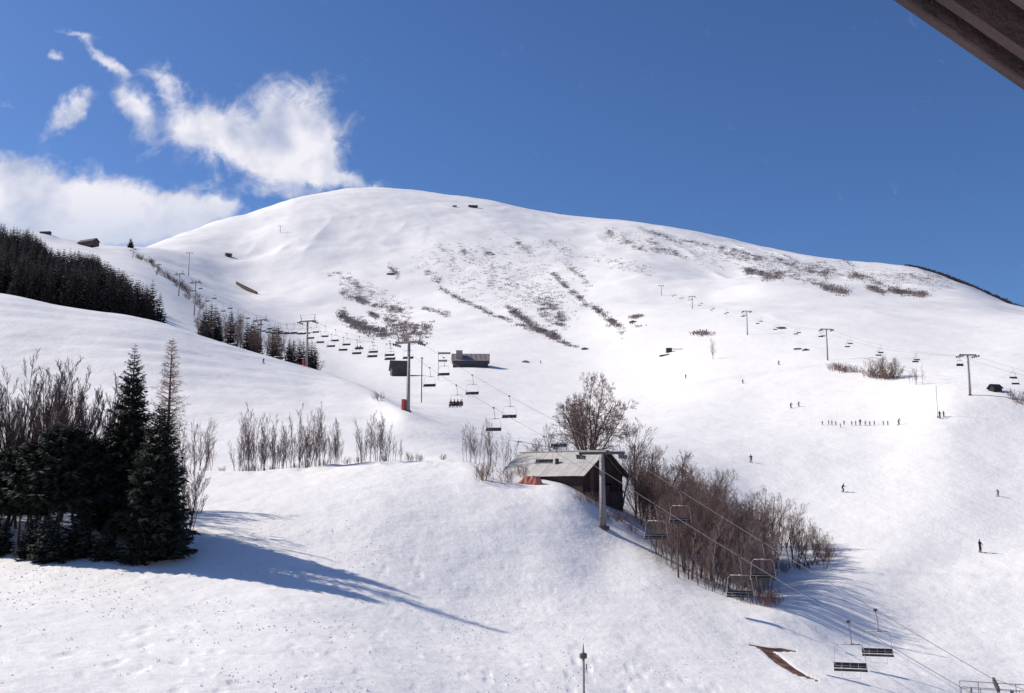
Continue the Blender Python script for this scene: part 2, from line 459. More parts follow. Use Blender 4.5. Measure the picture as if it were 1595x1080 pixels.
def snow_ground():
    m = bpy.data.materials.new("snow_ground")
    m.use_nodes = True
    t = m.node_tree
    b = t.nodes['Principled BSDF']
    b.inputs['Roughness'].default_value = 0.62
    b.inputs['Specular IOR Level'].default_value = 0.25
    g = NN(t, 'ShaderNodeNewGeometry')
    n1 = NN(t, 'ShaderNodeTexNoise', inp={'Vector': g.outputs['Position'], 'Scale': 0.035, 'Detail': 5.0})
    n2 = NN(t, 'ShaderNodeTexNoise', inp={'Vector': g.outputs['Position'], 'Scale': 1.1, 'Detail': 6.0, 'Roughness': 0.7})
    mx = NN(t, 'ShaderNodeMix', data_type='RGBA', inp={0: n1.outputs['Fac']})
    mx.inputs[6].default_value = (0.88, 0.86, 0.835, 1)
    mx.inputs[7].default_value = (0.92, 0.90, 0.87, 1)
    # grey flecks: shading of footprints painted into the snow colour
    fl = NN(t, 'ShaderNodeMapRange', inp={'Value': n2.outputs['Fac'], 'From Min': 0.60, 'From Max': 0.74, 'To Min': 0.0, 'To Max': 0.35})
    mx2 = NN(t, 'ShaderNodeMix', data_type='RGBA', inp={0: fl.outputs[0], 6: mx.outputs[2]})
    mx2.inputs[7].default_value = (0.56, 0.56, 0.60, 1)
    # scrub / bare ground
    at1 = NN(t, 'ShaderNodeAttribute', attribute_name='scrub')
    n3 = NN(t, 'ShaderNodeTexNoise', inp={'Vector': g.outputs['Position'], 'Scale': 0.16, 'Detail': 7.0, 'Roughness': 0.75})
    sm = MM(t, 'ADD', at1.outputs['Fac'], MM(t, 'MULTIPLY', MM(t, 'SUBTRACT', n3.outputs['Fac'], 0.5), 2.4))
    sm2 = NN(t, 'ShaderNodeMapRange', inp={'Value': sm, 'From Min': 0.45, 'From Max': 0.95})
    sm3 = MM(t, 'MULTIPLY', sm2.outputs[0], MM(t, 'MULTIPLY', at1.outputs['Fac'], 1.6, clamp=True), clamp=True)
    sm3 = MM(t, 'MULTIPLY', sm3, 0.6)
    mx3 = NN(t, 'ShaderNodeMix', data_type='RGBA', inp={0: sm3, 6: mx2.outputs[2]})
    mx3.inputs[7].default_value = (0.24, 0.20, 0.19, 1)
    at2 = NN(t, 'ShaderNodeAttribute', attribute_name='earth')
    em = NN(t, 'ShaderNodeMapRange', inp={'Value': at2.outputs['Fac'], 'From Min': 0.40, 'From Max': 0.62})
    n4 = NN(t, 'ShaderNodeTexNoise', inp={'Vector': g.outputs['Position'], 'Scale': 1.0, 'Detail': 6.0})
    ec = NN(t, 'ShaderNodeMix', data_type='RGBA', inp={0: NN(t, 'ShaderNodeMapRange', inp={'Value': n4.outputs['Fac'], 'From Min': 0.42, 'From Max': 0.62}).outputs[0]})
    ec.inputs[6].default_value = (0.075, 0.040, 0.034, 1)
    ec.inputs[7].default_value = (0.23, 0.115, 0.06, 1)
    mx4 = NN(t, 'ShaderNodeMix', data_type='RGBA', inp={0: em.outputs[0], 6: mx3.outputs[2], 7: ec.outputs[2]})
    t.links.new(mx4.outputs[2], b.inputs['Base Color'])
    # relief: fine crust near, broad wind ripples far
    nb1 = NN(t, 'ShaderNodeTexNoise', inp={'Vector': g.outputs['Position'], 'Scale': 1.2, 'Detail': 5.0, 'Roughness': 0.55})
    nb2 = NN(t, 'ShaderNodeTexNoise', inp={'Vector': g.outputs['Position'], 'Scale': 0.05, 'Detail': 8.0, 'Roughness': 0.6})
    h = MM(t, 'ADD', MM(t, 'MULTIPLY', nb1.outputs['Fac'], 0.045), MM(t, 'MULTIPLY', nb2.outputs['Fac'], 1.2))
    bp = NN(t, 'ShaderNodeBump', inp={'Height': h, 'Strength': 0.8, 'Distance': 1.0})
    t.links.new(bp.outputs[0], b.inputs['Normal'])
    return m


M = dict(
    snow=snow_ground(),
    clod=mat("snow_clod", (0.80, 0.80, 0.84), 0.7, noise=(0.66, 0.66, 0.70), scale=3),
    bark=mat("bark_brown", (0.075, 0.055, 0.055), 0.9, noise=(0.13, 0.095, 0.09), scale=2.0),
    twig=mat("twig_purple_brown", (0.13, 0.082, 0.078), 0.9, noise=(0.22, 0.145, 0.125), scale=0.6),
    bark_dark=mat("bark_dark", (0.045, 0.033, 0.034), 0.9, noise=(0.08, 0.058, 0.058), scale=2.0),
    twig_dark=mat("twig_dark", (0.085, 0.054, 0.054), 0.9, noise=(0.15, 0.098, 0.09), scale=0.6),
    twig_ochre=mat("twig_ochre", (0.15, 0.10, 0.075), 0.9, noise=(0.22, 0.14, 0.10), scale=0.6),
    twig_pale=mat("twig_pale", (0.17, 0.125, 0.118), 0.9, noise=(0.26, 0.19, 0.175), scale=0.6),
    twig_red=mat("twig_red", (0.20, 0.085, 0.08), 0.9, noise=(0.14, 0.08, 0.075), scale=0.9),
    larch=mat("larch_twig", (0.17, 0.10, 0.075), 0.9, noise=(0.25, 0.155, 0.12), scale=0.8),
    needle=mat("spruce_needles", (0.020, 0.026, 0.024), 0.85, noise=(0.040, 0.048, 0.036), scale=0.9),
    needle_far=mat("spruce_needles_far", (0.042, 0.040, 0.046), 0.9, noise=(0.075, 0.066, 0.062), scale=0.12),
    scrub=mat("scrub_twigs", (0.20, 0.16, 0.155), 0.95, noise=(0.34, 0.29, 0.28), scale=0.05),
    steel=mat("galvanised_steel", (0.24, 0.225, 0.225), 0.6, 0.1, noise=(0.33, 0.31, 0.31), scale=1.5),
    steel_dark=mat("dark_steel", (0.07, 0.065, 0.07), 0.5, 0.3, noise=(0.11, 0.10, 0.10), scale=2),
    cable=mat("steel_rope", (0.16, 0.16, 0.17), 0.8),
    chair_dark=mat("chair_dark_plastic", (0.035, 0.032, 0.036), 0.55, noise=(0.05, 0.045, 0.05), scale=3),
    chair_grey=mat("chair_pale_tube", (0.34, 0.33, 0.34), 0.5, 0.1),
    chair_tube=mat("chair_grey_tube", (0.22, 0.21, 0.22), 0.5, 0.2),
    pad_red=mat("red_pad", (0.50, 0.09, 0.085), 0.7, noise=(0.40, 0.07, 0.07), scale=2),
    roof=mat("roof_sheet", (0.50, 0.48, 0.45), 0.55, 0.1, noise=(0.40, 0.385, 0.37), scale=0.7, bump=0.2),
    roof2=mat("roof_sheet_weathered", (0.44, 0.42, 0.40), 0.6, 0.1, noise=(0.52, 0.50, 0.47), scale=0.9, bump=0.2),
    wood=mat("dark_timber", (0.035, 0.023, 0.022), 0.9, noise=(0.06, 0.038, 0.033), scale=1.3, bump=0.3),
    wood_mid=mat("brown_timber", (0.13, 0.075, 0.055), 0.85, noise=(0.085, 0.05, 0.04), scale=1.5, bump=0.3),
    stone=mat("rubble_stone", (0.13, 0.10, 0.092), 0.9, noise=(0.08, 0.06, 0.055), scale=2.2, bump=0.5),
    far_roof=mat("far_roof_grey", (0.23, 0.20, 0.205), 0.7, noise=(0.29, 0.255, 0.25), scale=0.5),
    far_wall=mat("far_wall_dark", (0.06, 0.045, 0.05), 0.8, noise=(0.09, 0.07, 0.07), scale=0.5),
    glass=mat("window_glass", (0.04, 0.05, 0.06), 0.1, spec=0.5),
    soffit=mat("soffit_board", (0.12, 0.095, 0.090), 0.8, noise=(0.10, 0.078, 0.075), scale=4, bump=0.3, bscale=20),
    barge=mat("barge_board", (0.050, 0.036, 0.040), 0.8, noise=(0.085, 0.055, 0.055), scale=5, bump=0.5, bscale=30),
    black=mat("black_cloth", (0.02, 0.02, 0.025), 0.8),
    navy=mat("navy_cloth", (0.03, 0.035, 0.07), 0.8),
    redc=mat("red_cloth", (0.30, 0.03, 0.04), 0.8),
    grey=mat("grey_cloth", (0.12, 0.12, 0.13), 0.8),
    skin=mat("skin", (0.45, 0.28, 0.22), 0.6),
    rock=mat("dark_rock", (0.09, 0.075, 0.075), 0.9, noise=(0.15, 0.13, 0.13), scale=0.8, bump=0.5),
    tarp=mat("red_tarpaulin", (0.50, 0.12, 0.08), 0.8, noise=(0.45, 0.22, 0.18), scale=3),
    white=mat("white_paint", (0.7, 0.7, 0.72), 0.6),
)


# ------------------------------------------------------------------ mesh builder and tagging
class MB:
    def __init__(s):
        s.v = []
        s.f = []

    def box(s, c, size, R=None):
        c = Vector(c)
        hx, hy, hz = size[0] / 2, size[1] / 2, size[2] / 2
        n = len(s.v)
        for z in (-hz, hz):
            for (x, y) in ((-hx, -hy), (hx, -hy), (hx, hy), (-hx, hy)):
                p = Vector((x, y, z))
                if R is not None:
                    p = R @ p
                s.v.append(tuple(c + p))
        for q in ((0, 3, 2, 1), (4, 5, 6, 7), (0, 1, 5, 4), (1, 2, 6, 5), (2, 3, 7, 6), (3, 0, 4, 7)):
            s.f.append(tuple(n + i for i in q))
        return s

    def tube(s, pts, rad, n=6, cap=True):
        pts = [Vector(p) for p in pts]
        if not isinstance(rad, (list, tuple)):
            rad = [rad] * len(pts)
        base = len(s.v)
        d0 = (pts[1] - pts[0]).normalized()
        ref = Vector((0, 0, 1)) if abs(d0.z) < 0.9 else Vector((1, 0, 0))
        for i, p in enumerate(pts):
            if i == 0:
                d = pts[1] - pts[0]
            elif i == len(pts) - 1:
                d = pts[-1] - pts[-2]
            else:
                d = pts[i + 1] - pts[i - 1]
            d.normalize()
            a = d.cross(ref)
            if a.length < 1e-5:
                a = d.cross(Vector((0, 1, 0)))
            a.normalize()
            b = d.cross(a)
            for k in range(n):
                t = 2 * math.pi * k / n
                s.v.append(tuple(p + (a * math.cos(t) + b * math.sin(t)) * rad[i]))
        for i in range(len(pts) - 1):
            for k in range(n):
                k2 = (k + 1) % n
                s.f.append((base + i * n + k, base + i * n + k2, base + (i + 1) * n + k2, base + (i + 1) * n + k))
        if cap:
            s.f.append(tuple(base + k for k in range(n))[::-1])
            e = base + (len(pts) - 1) * n
            s.f.append(tuple(e + k for k in range(n)))
        return s

    def quad(s, a, b, c, d):
        n = len(s.v)
        s.v += [tuple(a), tuple(b), tuple(c), tuple(d)]
        s.f.append((n, n + 1, n + 2, n + 3))
        return s

    def slab(s, a, b, c, d, th):
        """closed slab: quad thickened along its normal (downwards/backwards)"""
        a, b, c, d = map(Vector, (a, b, c, d))
        nn = (b - a).cross(d - a).normalized() * -th
        n = len(s.v)
        for p in (a, b, c, d, a + nn, b + nn, c + nn, d + nn):
            s.v.append(tuple(p))
        for q in ((0, 1, 2, 3), (7, 6, 5, 4), (0, 4, 5, 1), (1, 5, 6, 2), (2, 6, 7, 3), (3, 7, 4, 0)):
            s.f.append(tuple(n + i for i in q))
        return s

    def mesh(s, name, m, smooth=False):
        me = bpy.data.meshes.new(name)
        me.from_pydata(s.v, [], s.f)
        me.materials.append(m)
        if smooth:
            me.polygons.foreach_set('use_smooth', [True] * len(me.polygons))
        me.update()
        return me

    def build(s, name, m, parent=None, smooth=False):
        return link(name, s.mesh(name, m, smooth), parent)


def link(name, me, parent=None):
    o = bpy.data.objects.new(name, me)
    COL.objects.link(o)
    if parent is not None:
        o.parent = parent
    return o


def tag(o, label, cat, group=None, kind=None):
    if label:
        o['label'] = label
    if cat:
        o['category'] = cat
    if group:
        o['group'] = group
    if kind:
        o['kind'] = kind
    return o


def thing(name, label, cat, loc, rz=0.0, group=None):
    o = bpy.data.objects.new(name, None)
    COL.objects.link(o)
    o.location = loc
    o.rotation_euler = (0, 0, rz)
    return tag(o, label, cat, group)


def kids_of(o):
    return [c for c in bpy.data.objects if c.parent is o]


PROTO_KIDS = {}


def kids_map(root):
    """remember children once so that copying stays fast"""
    PROTO_KIDS[root.name] = [(c, [d for d in c.children]) for c in root.children]
    return root


def dup(root, loc, rz=0.0, sc=1.0, label=None, group=None):
    r = root.copy()
    COL.objects.link(r)
    r.location = loc
    r.rotation_euler = (0, 0, rz)
    r.scale = (sc, sc, sc) if not isinstance(sc, tuple) else sc
    if label:
        r['label'] = label
    if group:
        r['group'] = group
    for c, ds in PROTO_KIDS[root.name]:
        c2 = c.copy()
        COL.objects.link(c2)
        c2.parent = r
        for d in ds:
            d2 = d.copy()
            COL.objects.link(d2)
            d2.parent = c2
    return r


class Stock:
    """a prototype thing whose first use is the original and every later use a copy"""
    def __init__(s, root):
        s.root = kids_map(root)
        s.used = False

    def put(s, loc, rz=0.0, sc=1.0, label=None, group=None, cat=None):
        if not s.used:
            s.used = True
            r = s.root
            r.location = loc
            r.rotation_euler = (0, 0, rz)
            r.scale = (sc, sc, sc) if not isinstance(sc, tuple) else sc
            if label:
                r['label'] = label
            if group:
                r['group'] = group
        else:
            r = dup(s.root, loc, rz, sc, label, group)
            if not group and 'group' in r:
                del r['group']
        if cat:
            r['category'] = cat
        return r


# ------------------------------------------------------------------ ground mesh
idx = np.arange(NA * NR).reshape(NA, NR)
quads = np.stack([idx[:-1, :-1], idx[1:, :-1], idx[1:, 1:], idx[:-1, 1:]], -1).reshape(-1, 4)
me = bpy.data.meshes.new("snow_ground")
me.vertices.add(NA * NR)
me.vertices.foreach_set('co', np.stack([X, Yg, Z], -1).astype(np.float32).ravel())
me.loops.add(quads.size)
me.loops.foreach_set('vertex_index', quads[:, ::1].astype(np.int32).ravel())
me.polygons.add(len(quads))
me.polygons.foreach_set('loop_start', np.arange(0, quads.size, 4, dtype=np.int32))
me.polygons.foreach_set('loop_total', np.full(len(quads), 4, dtype=np.int32))
me.update(calc_edges=True)
me.polygons.foreach_set('use_smooth', np.ones(len(quads), dtype=bool))
for nm, arr in (('scrub', SCRUB), ('earth', EARTH)):
    at_ = me.attributes.new(nm, 'FLOAT', 'POINT')
    at_.data.foreach_set('value', arr.astype(np.float32).ravel())
me.materials.append(M['snow'])
gobj = link('ground', me)
gobj['kind'] = 'structure'

# ------------------------------------------------------------------ scrub tufts
mb_v = []
mb_f = []
for (h, sz) in SCRUB_PTS:
    for q in range(11):
        a = random.uniform(0, 2 * math.pi)
        rr = random.uniform(0, 3.6) * sz
        bx_, by_ = h.x + rr * math.cos(a), h.y + rr * math.sin(a)
        hh = random.uniform(0.3, 1.25) * sz
        wv_ = random.uniform(0.10, 0.34) * sz
        an = random.uniform(0, math.pi)
        cx, cy = math.cos(an) * wv_, math.sin(an) * wv_
        lx, ly = random.gauss(0, 0.5) * sz, random.gauss(0, 0.5) * sz
        n = len(mb_v)
        mb_v += [(bx_ - cx * 0.4, by_ - cy * 0.4, h.z - 0.4), (bx_ + cx * 0.4, by_ + cy * 0.4, h.z - 0.4),
                 (bx_ + lx + cx, by_ + ly + cy, h.z + hh), (bx_ + lx * 0.6 - cx * 0.8, by_ + ly * 0.6 - cy * 0.8, h.z + hh * 0.8)]
        mb_f.append((n, n + 1, n + 2, n + 3))
m_ = bpy.data.meshes.new('mountain_scrub')
m_.from_pydata(mb_v, [], mb_f)
m_.materials.append(M['scrub'])
tag(link('mountain_scrub', m_), 'thin brown scrub showing through the snow across the mountain face', 'scrub', kind='stuff')


# ------------------------------------------------------------------ bare trees
def bare_tree_meshes(name, seed, H, r0, stems=1, levels=3, up=0.6, spread=0.5, nbr=(7, 6, 5), first=0.25, minr=0.011,
                     bark='bark', twig='twig', lens=(0.45, 0.5, 0.55), spr=0.25, droop=0.0, tilt_rng=None, trunk_h=0.0):
    rd = random.Random(seed)
    tr = MB()
    cr = MB()

    def branch(p, d, L, r, lev, mbx):
        nseg = 5 if lev == 0 else (4 if lev == 1 else 3)
        pts = [p.copy()]
        rad = [r]
        dd = d.copy()
        dirs = []
        for i in range(nseg):
            j = Vector((rd.gauss(0, 1), rd.gauss(0, 1), rd.gauss(0, 0.6))) * (0.10 if lev == 0 else 0.20)
            upv = Vector((0, 0, 1)) * (up * 0.28 if lev > 0 else 0.05)
            dd = (dd + j + upv - Vector((0, 0, droop * 0.2 * lev))).normalized()
            dirs.append(dd.copy())
            pts.append(pts[-1] + dd * (L / nseg))
            rad.append(max(r * (1 - (i + 1) / nseg * 0.85), minr * 0.6))
        mbx.tube(pts, rad, 6 if lev == 0 else 3, cap=False)
        if lev >= levels:
            return
        n = nbr[min(lev, len(nbr) - 1)]
        f0 = first if lev == 0 else 0.2
        for k in range(n):
            f = f0 + (1 - f0) * (k + rd.random() * 0.8) / n
            f = min(f, 0.98)
            s = f * nseg
            i = min(int(s), nseg - 1)
            q = pts[i].lerp(pts[i + 1], s - i)
            rr = rad[i] + (rad[i + 1] - rad[i]) * (s - i)
            base = dirs[i]
            ax = base.cross(Vector((rd.gauss(0, 1), rd.gauss(0, 1), rd.gauss(0, 1)))).normalized()
            sp_a = spread * rd.uniform(0.6, 1.3)
            nd = (base * math.cos(sp_a) + ax * math.sin(sp_a)).normalized()
            ll = L * lens[min(lev, len(lens) - 1)] * (1.15 - 0.75 * f) * rd.uniform(0.7, 1.25)
            branch(q, nd, ll, max(rr * 0.55, minr), lev + 1, cr)
    if trunk_h:
        tr.tube([(0, 0, -0.6), (0.05, 0, trunk_h * 0.6), (0, 0, trunk_h)], [r0 * 1.3, r0, r0 * 0.9], 8)
    for s in range(stems):
        a = rd.uniform(0, 2 * math.pi)
        off = Vector((math.cos(a), math.sin(a), 0)) * (rd.uniform(0, spr) if stems > 1 else 0)
        tilt = rd.gauss(0, 0.05) if stems == 1 else rd.uniform(0.05, 0.30) * (1.0 if up > 0.4 else 1.6)
        if tilt_rng:
            tilt = rd.uniform(*tilt_rng)
            a = 2 * math.pi * s / stems + rd.gauss(0, 0.3)
        d = Vector((math.cos(a) * math.sin(tilt), math.sin(a) * math.sin(tilt), math.cos(tilt)))
        hh = H * (1 if stems == 1 else rd.uniform(0.65, 1.0))
        branch(off + Vector((0, 0, -0.4 + trunk_h)), d, hh, r0 * (1 if stems == 1 else rd.uniform(0.5, 0.9)), 0, tr)
    return tr, cr, bark, twig


def bare_stock(name, label, cat, **kw):
    tr, cr, bk, tw = bare_tree_meshes(name, **kw)
    root = thing(name, label, cat, (0, 0, 0))
    tr.build('trunk', M[bk], root, True)
    cr.build('crown', M[tw], root)
    return Stock(root)


def conifer_stock(name, label, H, R, seed, nwh, nbr, rows, mneedle='needle', bark='bark', base=0.06, shape=0.85, lowbend=0.35, dens=1.6, bw=1.5, bare=False, flat=False):
    rd = random.Random(seed)
    tr = MB()
    tr.tube([(0, 0, -0.5), (0.05, 0, H * 0.3), (0, 0.04, H * 0.7), (0, 0, H)], [H * 0.013, H * 0.010, H * 0.006, 0.01], 7)
    cr = MB()
    for w in range(nwh):
        f = (w + rd.random() * 0.5) / nwh
        z = H * (base + (1 - base) * f)
        rr = R * (1 - f) ** shape + 0.12
        rr *= 0.82 + 0.3 * rd.random()
        nb = max(3, int(nbr * (0.55 + 0.45 * (1 - f)) + rd.random()))
        a0 = rd.uniform(0, 6.28)
        for k in range(nb):
            a = a0 + 2 * math.pi * k / nb + rd.gauss(0, 0.18)
            L = rr * rd.uniform(0.72, 1.15)
            dx, dy_ = math.cos(a), math.sin(a)
            up0 = 0.35 * f - lowbend * (1 - f)
            p = Vector((0, 0, z))
            pts = [p]
            ns = 4
            for i in range(1, ns + 1):
                t = i / ns
                zz = z + L * (up0 * t + 0.22 * t * t)
                pts.append(Vector((dx * L * t, dy_ * L * t, zz)) + Vector((rd.gauss(0, 0.03), rd.gauss(0, 0.03), rd.gauss(0, 0.03))) * L)
            if bare:
                cr.tube(pts, [0.035, 0.028, 0.02, 0.014, 0.008], 3, cap=False)
                for i in range(int(rows * L)):
                    t = rd.uniform(0.12, 1)
                    s = t * ns
                    ii = min(int(s), ns - 1)
                    q = pts[ii].lerp(pts[ii + 1], s - ii)
                    v = Vector((rd.gauss(0, 1), rd.gauss(0, 1), rd.gauss(-0.25, 0.7))).normalized()
                    v = (v + Vector((dx, dy_, 0)) * 0.8).normalized() * rd.uniform(0.2, 0.55)
                    cr.tube([q, q + v * 0.5 + Vector((0, 0, -0.02)), q + v], [0.013, 0.010, 0.006], 3, cap=False)
                continue
            # needle sprays: short blades on both sides and hanging below
            nsp = max(2, int(rows * L * dens))
            side = Vector((-dy_, dx, 0))
            for i in range(nsp):
                t = 0.10 + 0.90 * (i + rd.random()) / nsp
                s = t * ns
                ii = min(int(s), ns - 1)
                q = pts[ii].lerp(pts[ii + 1], s - ii)
                for sg in (-1, 1):
                    ln = (0.20 + 0.24 * (1 - t)) * L * rd.uniform(0.6, 1.2) + 0.10
                    ln = min(ln, 1.15)
                    out = (Vector((dx, dy_, 0)) * rd.uniform(0.5, 0.9) + side * sg * rd.uniform(0.5, 1.0) + Vector((0, 0, rd.uniform(-0.75, 0.05)))).normalized()
                    wv2 = out.cross(Vector((rd.gauss(0, 0.4), rd.gauss(0, 0.4), 1))).normalized() * ln * rd.uniform(0.12, 0.22) * bw
                    e = q + out * ln
                    m2 = q + out * ln * 0.5
                    n = len(cr.v)
                    cr.v += [tuple(q - wv2 * 0.3), tuple(m2 - wv2), tuple(e), tuple(m2 + wv2)]
                    cr.f.append((n, n + 1, n + 2, n + 3))
    root = thing(name, label, 'tree', (0, 0, 0))
    tr.build('trunk', M[bark], root, True)
    cr.build('crown', M[mneedle], root)
    return Stock(root)


# prototypes
tall = [bare_stock('poplar_tree', 'tall bare upright tree', 'tree', seed=s, H=1.0 * hh, r0=0.16, stems=st, levels=3, up=0.9, spread=0.36,
                   nbr=(26, 9, 6), first=0.12, minr=0.011, lens=(0.27, 0.48, 0.5), spr=0.6, bark='bark_dark', twig='twig_dark')
        for s, hh, st in ((1, 15.5, 2), (2, 15.0, 3), (3, 15.5, 2))]
grove = [bare_stock('bare_tree', 'bare tree', 'tree', seed=s, H=9.5, r0=0.13, stems=st, levels=3, up=0.45, spread=0.72,
                    nbr=(13, 8, 6), first=0.3, minr=0.010, lens=(0.42, 0.50, 0.5), spr=0.7, bark='bark', twig=tw)
         for s, st, tw in ((11, 1, 'twig'), (12, 3, 'twig_ochre'), (13, 2, 'twig_ochre'), (14, 3, 'twig'))]
sapl = [bare_stock('sapling', 'thin bare sapling', 'tree', seed=s, H=6.0, r0=0.055, stems=st, levels=3, up=0.8, spread=0.5,
                   nbr=(11, 6, 4), first=0.2, minr=0.011, lens=(0.34, 0.5, 0.5), spr=0.8, bark='bark', twig='twig_pale')
        for s, st in ((21, 2), (22, 4), (23, 1), (24, 3))]
bush = [bare_stock('bare_bush', 'round bare bush', 'bush', seed=s, H=2.6, r0=0.04, stems=12, levels=2, up=0.4, spread=0.6,
                   nbr=(8, 6), first=0.15, minr=0.011, lens=(0.45, 0.5), spr=1.0, bark=bk, twig=tw)
        for s, bk, tw in ((31, 'twig', 'twig'), (32, 'twig_ochre', 'twig_ochre'), (33, 'twig_red', 'twig_red'))]

# ---- the dark stand at the left
spr_big = conifer_stock('spruce_tree', '', 18.0, 3.5, 41, 54, 10, 8.0, lowbend=0.25, shape=0.85, bw=0.9, dens=2.0)
spr_big.put(on(202, 93), 0.4, 1.0, 'tallest dark spruce of the near left stand, pointed top with upswept branch tips')
spr_low = conifer_stock('spruce_tree', '', 13.2, 2.9, 42, 46, 10, 8.5, lowbend=0.3, shape=0.55, bw=0.9, dens=2.0)
spr_low.put(on(248, 86), 1.9, 1.0, 'black broad spruce at the right end of the near left stand before the larch')
larch = conifer_stock('larch_tree', 'leafless orange-brown larch rising behind the dark spruces', 18.9, 2.3, 43, 46, 8, 17, mneedle='larch', bare=True, base=0.15, shape=0.7, lowbend=0.1)
larch.put(on(260, 89), 0.0)
# three broad low-crowned firs on bare stems
fir = conifer_stock('fir_tree', '', 10.9, 3.7, 44, 36, 11, 9.0, base=0.36, shape=0.50, lowbend=0.15, bw=1.0, dens=2.0)
fir.put(on(98, 89), 0.3, 1.0, 'broad black fir with a blunt peak and clear stem left of the tallest spruce')
for px, Y, s, rz, lb in ((38, 90, 0.80, 1.0, 'lower black fir left of the blunt-peaked fir'), (148, 91, 0.86, 2.2, 'black fir squeezed between the blunt-peaked fir and the tallest spruce'),
                         (0, 92, 0.72, 3.0, 'black fir cut by the left edge of the photo'), (-60, 93, 0.95, 4.0, 'black fir just beyond the left edge of the photo')):
    fir.put(on(px, Y), rz, s, lb)
under = conifer_stock('young_spruce', '', 4.6, 1.7, 45, 20, 8, 6.0, base=0.03, shape=0.8)
for i, px in enumerate((12, 60, 88, 132, 176, 224, 262)):
    under.put(on(px, 87 - (i % 3)), i * 1.3, 0.75 + 0.12 * (i % 4), 'small dark spruce among the stems at the foot of the near left stand', 'young spruces under the left stand')
px_ = -120
i = 0
while px_ < 172:
    tp = 548 + 10 * math.sin(px_ * 0.07) + random.uniform(0, 30) + (30 if px_ > 130 else 0) + (15 if px_ < 40 else 0)
    Y = random.uniform(93, 106)
    b = on(px_, Y)
    h = at(px_, tp, Y).z - b.z
    tall[i % 3].put(b, random.uniform(0, 6.28), h / 13.8, 'tall bare tree with upright purple-brown branches behind the black firs at left', 'tall bare trees at the left edge')
    px_ += random.uniform(5.5, 10)
    i += 1
for i, (px, Y, tp) in enumerate(((288, 92, 700), (298, 94, 690), (293, 93, 720))):
    b = on(px, Y)
    sapl[i % 4].put(b, i, (at(px, tp, Y).z - b.z) / 6.0, 'thin bare sapling leaning out at the right foot of the black broad spruce', 'saplings beside the black broad spruce')

# ---- saplings along the first crest
def crest_sap(lst, lab, grp):
    for i, (px, bpy_, tp) in enumerate(lst):
        h = hit(px, bpy_, 105) if bpy_ else on(px, 134.5)
        if h is None or h.y > 160:
            h = on(px, 135)
        H = max(at(px, tp, h.y).z - h.z, 0.8)
        sapl[(i * 7 + int(px)) % 4].put(h, random.uniform(0, 6.28), (H / 6.0 * 0.8, H / 6.0 * 0.8, H / 6.0), lab, grp)


crest_sap([(px, None, tp) for px, tp in ((286, 662), (296, 650), (305, 648), (314, 652), (322, 660), (330, 672))],
          'thin bare tree in the clump just right of the dark spruces', 'clump of thin trees right of the spruces')
crest_sap([(px, None, tp) for px, tp in ((374, 655), (382, 640), (388, 632), (396, 650), (404, 645), (412, 640), (418, 642), (425, 650), (433, 655), (440, 668))],
          'thin bare tree at the left end of the row along the first crest', 'row of thin trees, left end')
crest_sap([(px, None, tp) for px, tp in ((452, 640), (460, 638), (468, 634), (476, 642), (484, 650), (492, 636), (500, 632), (508, 650), (520, 668), (530, 680))],
          'thin bare tree in the middle of the row along the first crest', 'row of thin trees, middle')
crest_sap([(px, None, tp) for px, tp in ((560, 660), (568, 650), (576, 655), (588, 640), (596, 628), (604, 655), (612, 680))],
          'thin bare tree at the right end of the row along the first crest', 'row of thin trees, right end')
crest_sap([(px, None, tp) for px, tp in ((722, 668), (730, 660), (738, 662), (746, 655), (754, 668), (764, 650), (770, 662), (786, 672), (800, 670))],
          'faint thin sapling on the bank left of the barn', 'faint saplings left of the barn')
for i, (px, sz) in enumerate(((400, .5), (425, .5), (388, .5), (480, .55), (505, .5), (540, .5), (560, .5), (600, .55), (640, .6), (655, .5), (345, .45), (690, .4), (460, .4))):
    bush[i % 2].put(on(px, 133 + (i % 3)), i, sz, 'low snow-dusted bush at the foot of the thin trees on the first crest', 'low bushes along the first crest')
bush[0].put(hit(590, 625, 150), 0, 1.0, 'small lone bush on the slope below the second pylon')
sapl[2].put(on(595, 150), 0, 0.9, 'single pale sapling standing on the slope behind the right end of the row')

crest_sap([(px + random.uniform(-3, 3), None, random.uniform(645, 705)) for px in range(372, 625, 9) if not 532 < px < 556],
          'single thin stem among the low row of bare trees on the first crest', 'odd thin stems of the crest row')

# ---- around the barn
bush[1].put(on(752, 121), 0, (1.45, 1.45, 1.15), 'dense rounded ochre bush in the snow left of the barn')
bush[2].put(on(790, 121), 1.0, 0.9, 'reddish bush between the ochre bush and the barn roof')
bush[2].put(on(812, 126), 2.0, 0.8, 'reddish bush touching the left end of the barn')
old = bare_stock('old_tree', 'big old bare tree with wide crooked limbs standing behind the barn', 'tree', seed=57, H=8.0, r0=0.19, stems=9, levels=4, up=0.22,
                 spread=0.85, nbr=(13, 8, 6, 4), first=0.25, minr=0.012, lens=(0.48, 0.55, 0.5, 0.5), spr=0.15, tilt_rng=(0.05, 0.80), trunk_h=2.2)
b = on(916, 141)
k_ = (at(916, 592, 141).z - b.z) / 9.6
print('old', k_)
old.put(b, 0.7, (k_ * 0.82, k_ * 0.82, k_))
for i, (px, Y, tp) in enumerate(((845, 138, 668), (860, 137, 676), (875, 139, 660), (990, 136, 655), (1010, 137, 680), (965, 139, 655), (830, 137, 690), (890, 138, 672))):
    b = on(px, Y)
    grove[(i + 1) % 4].put(b, i * 1.1, (at(px, tp, Y).z - b.z) / 9.5, 'bare tree standing close behind the barn roof', 'bare trees behind the barn')
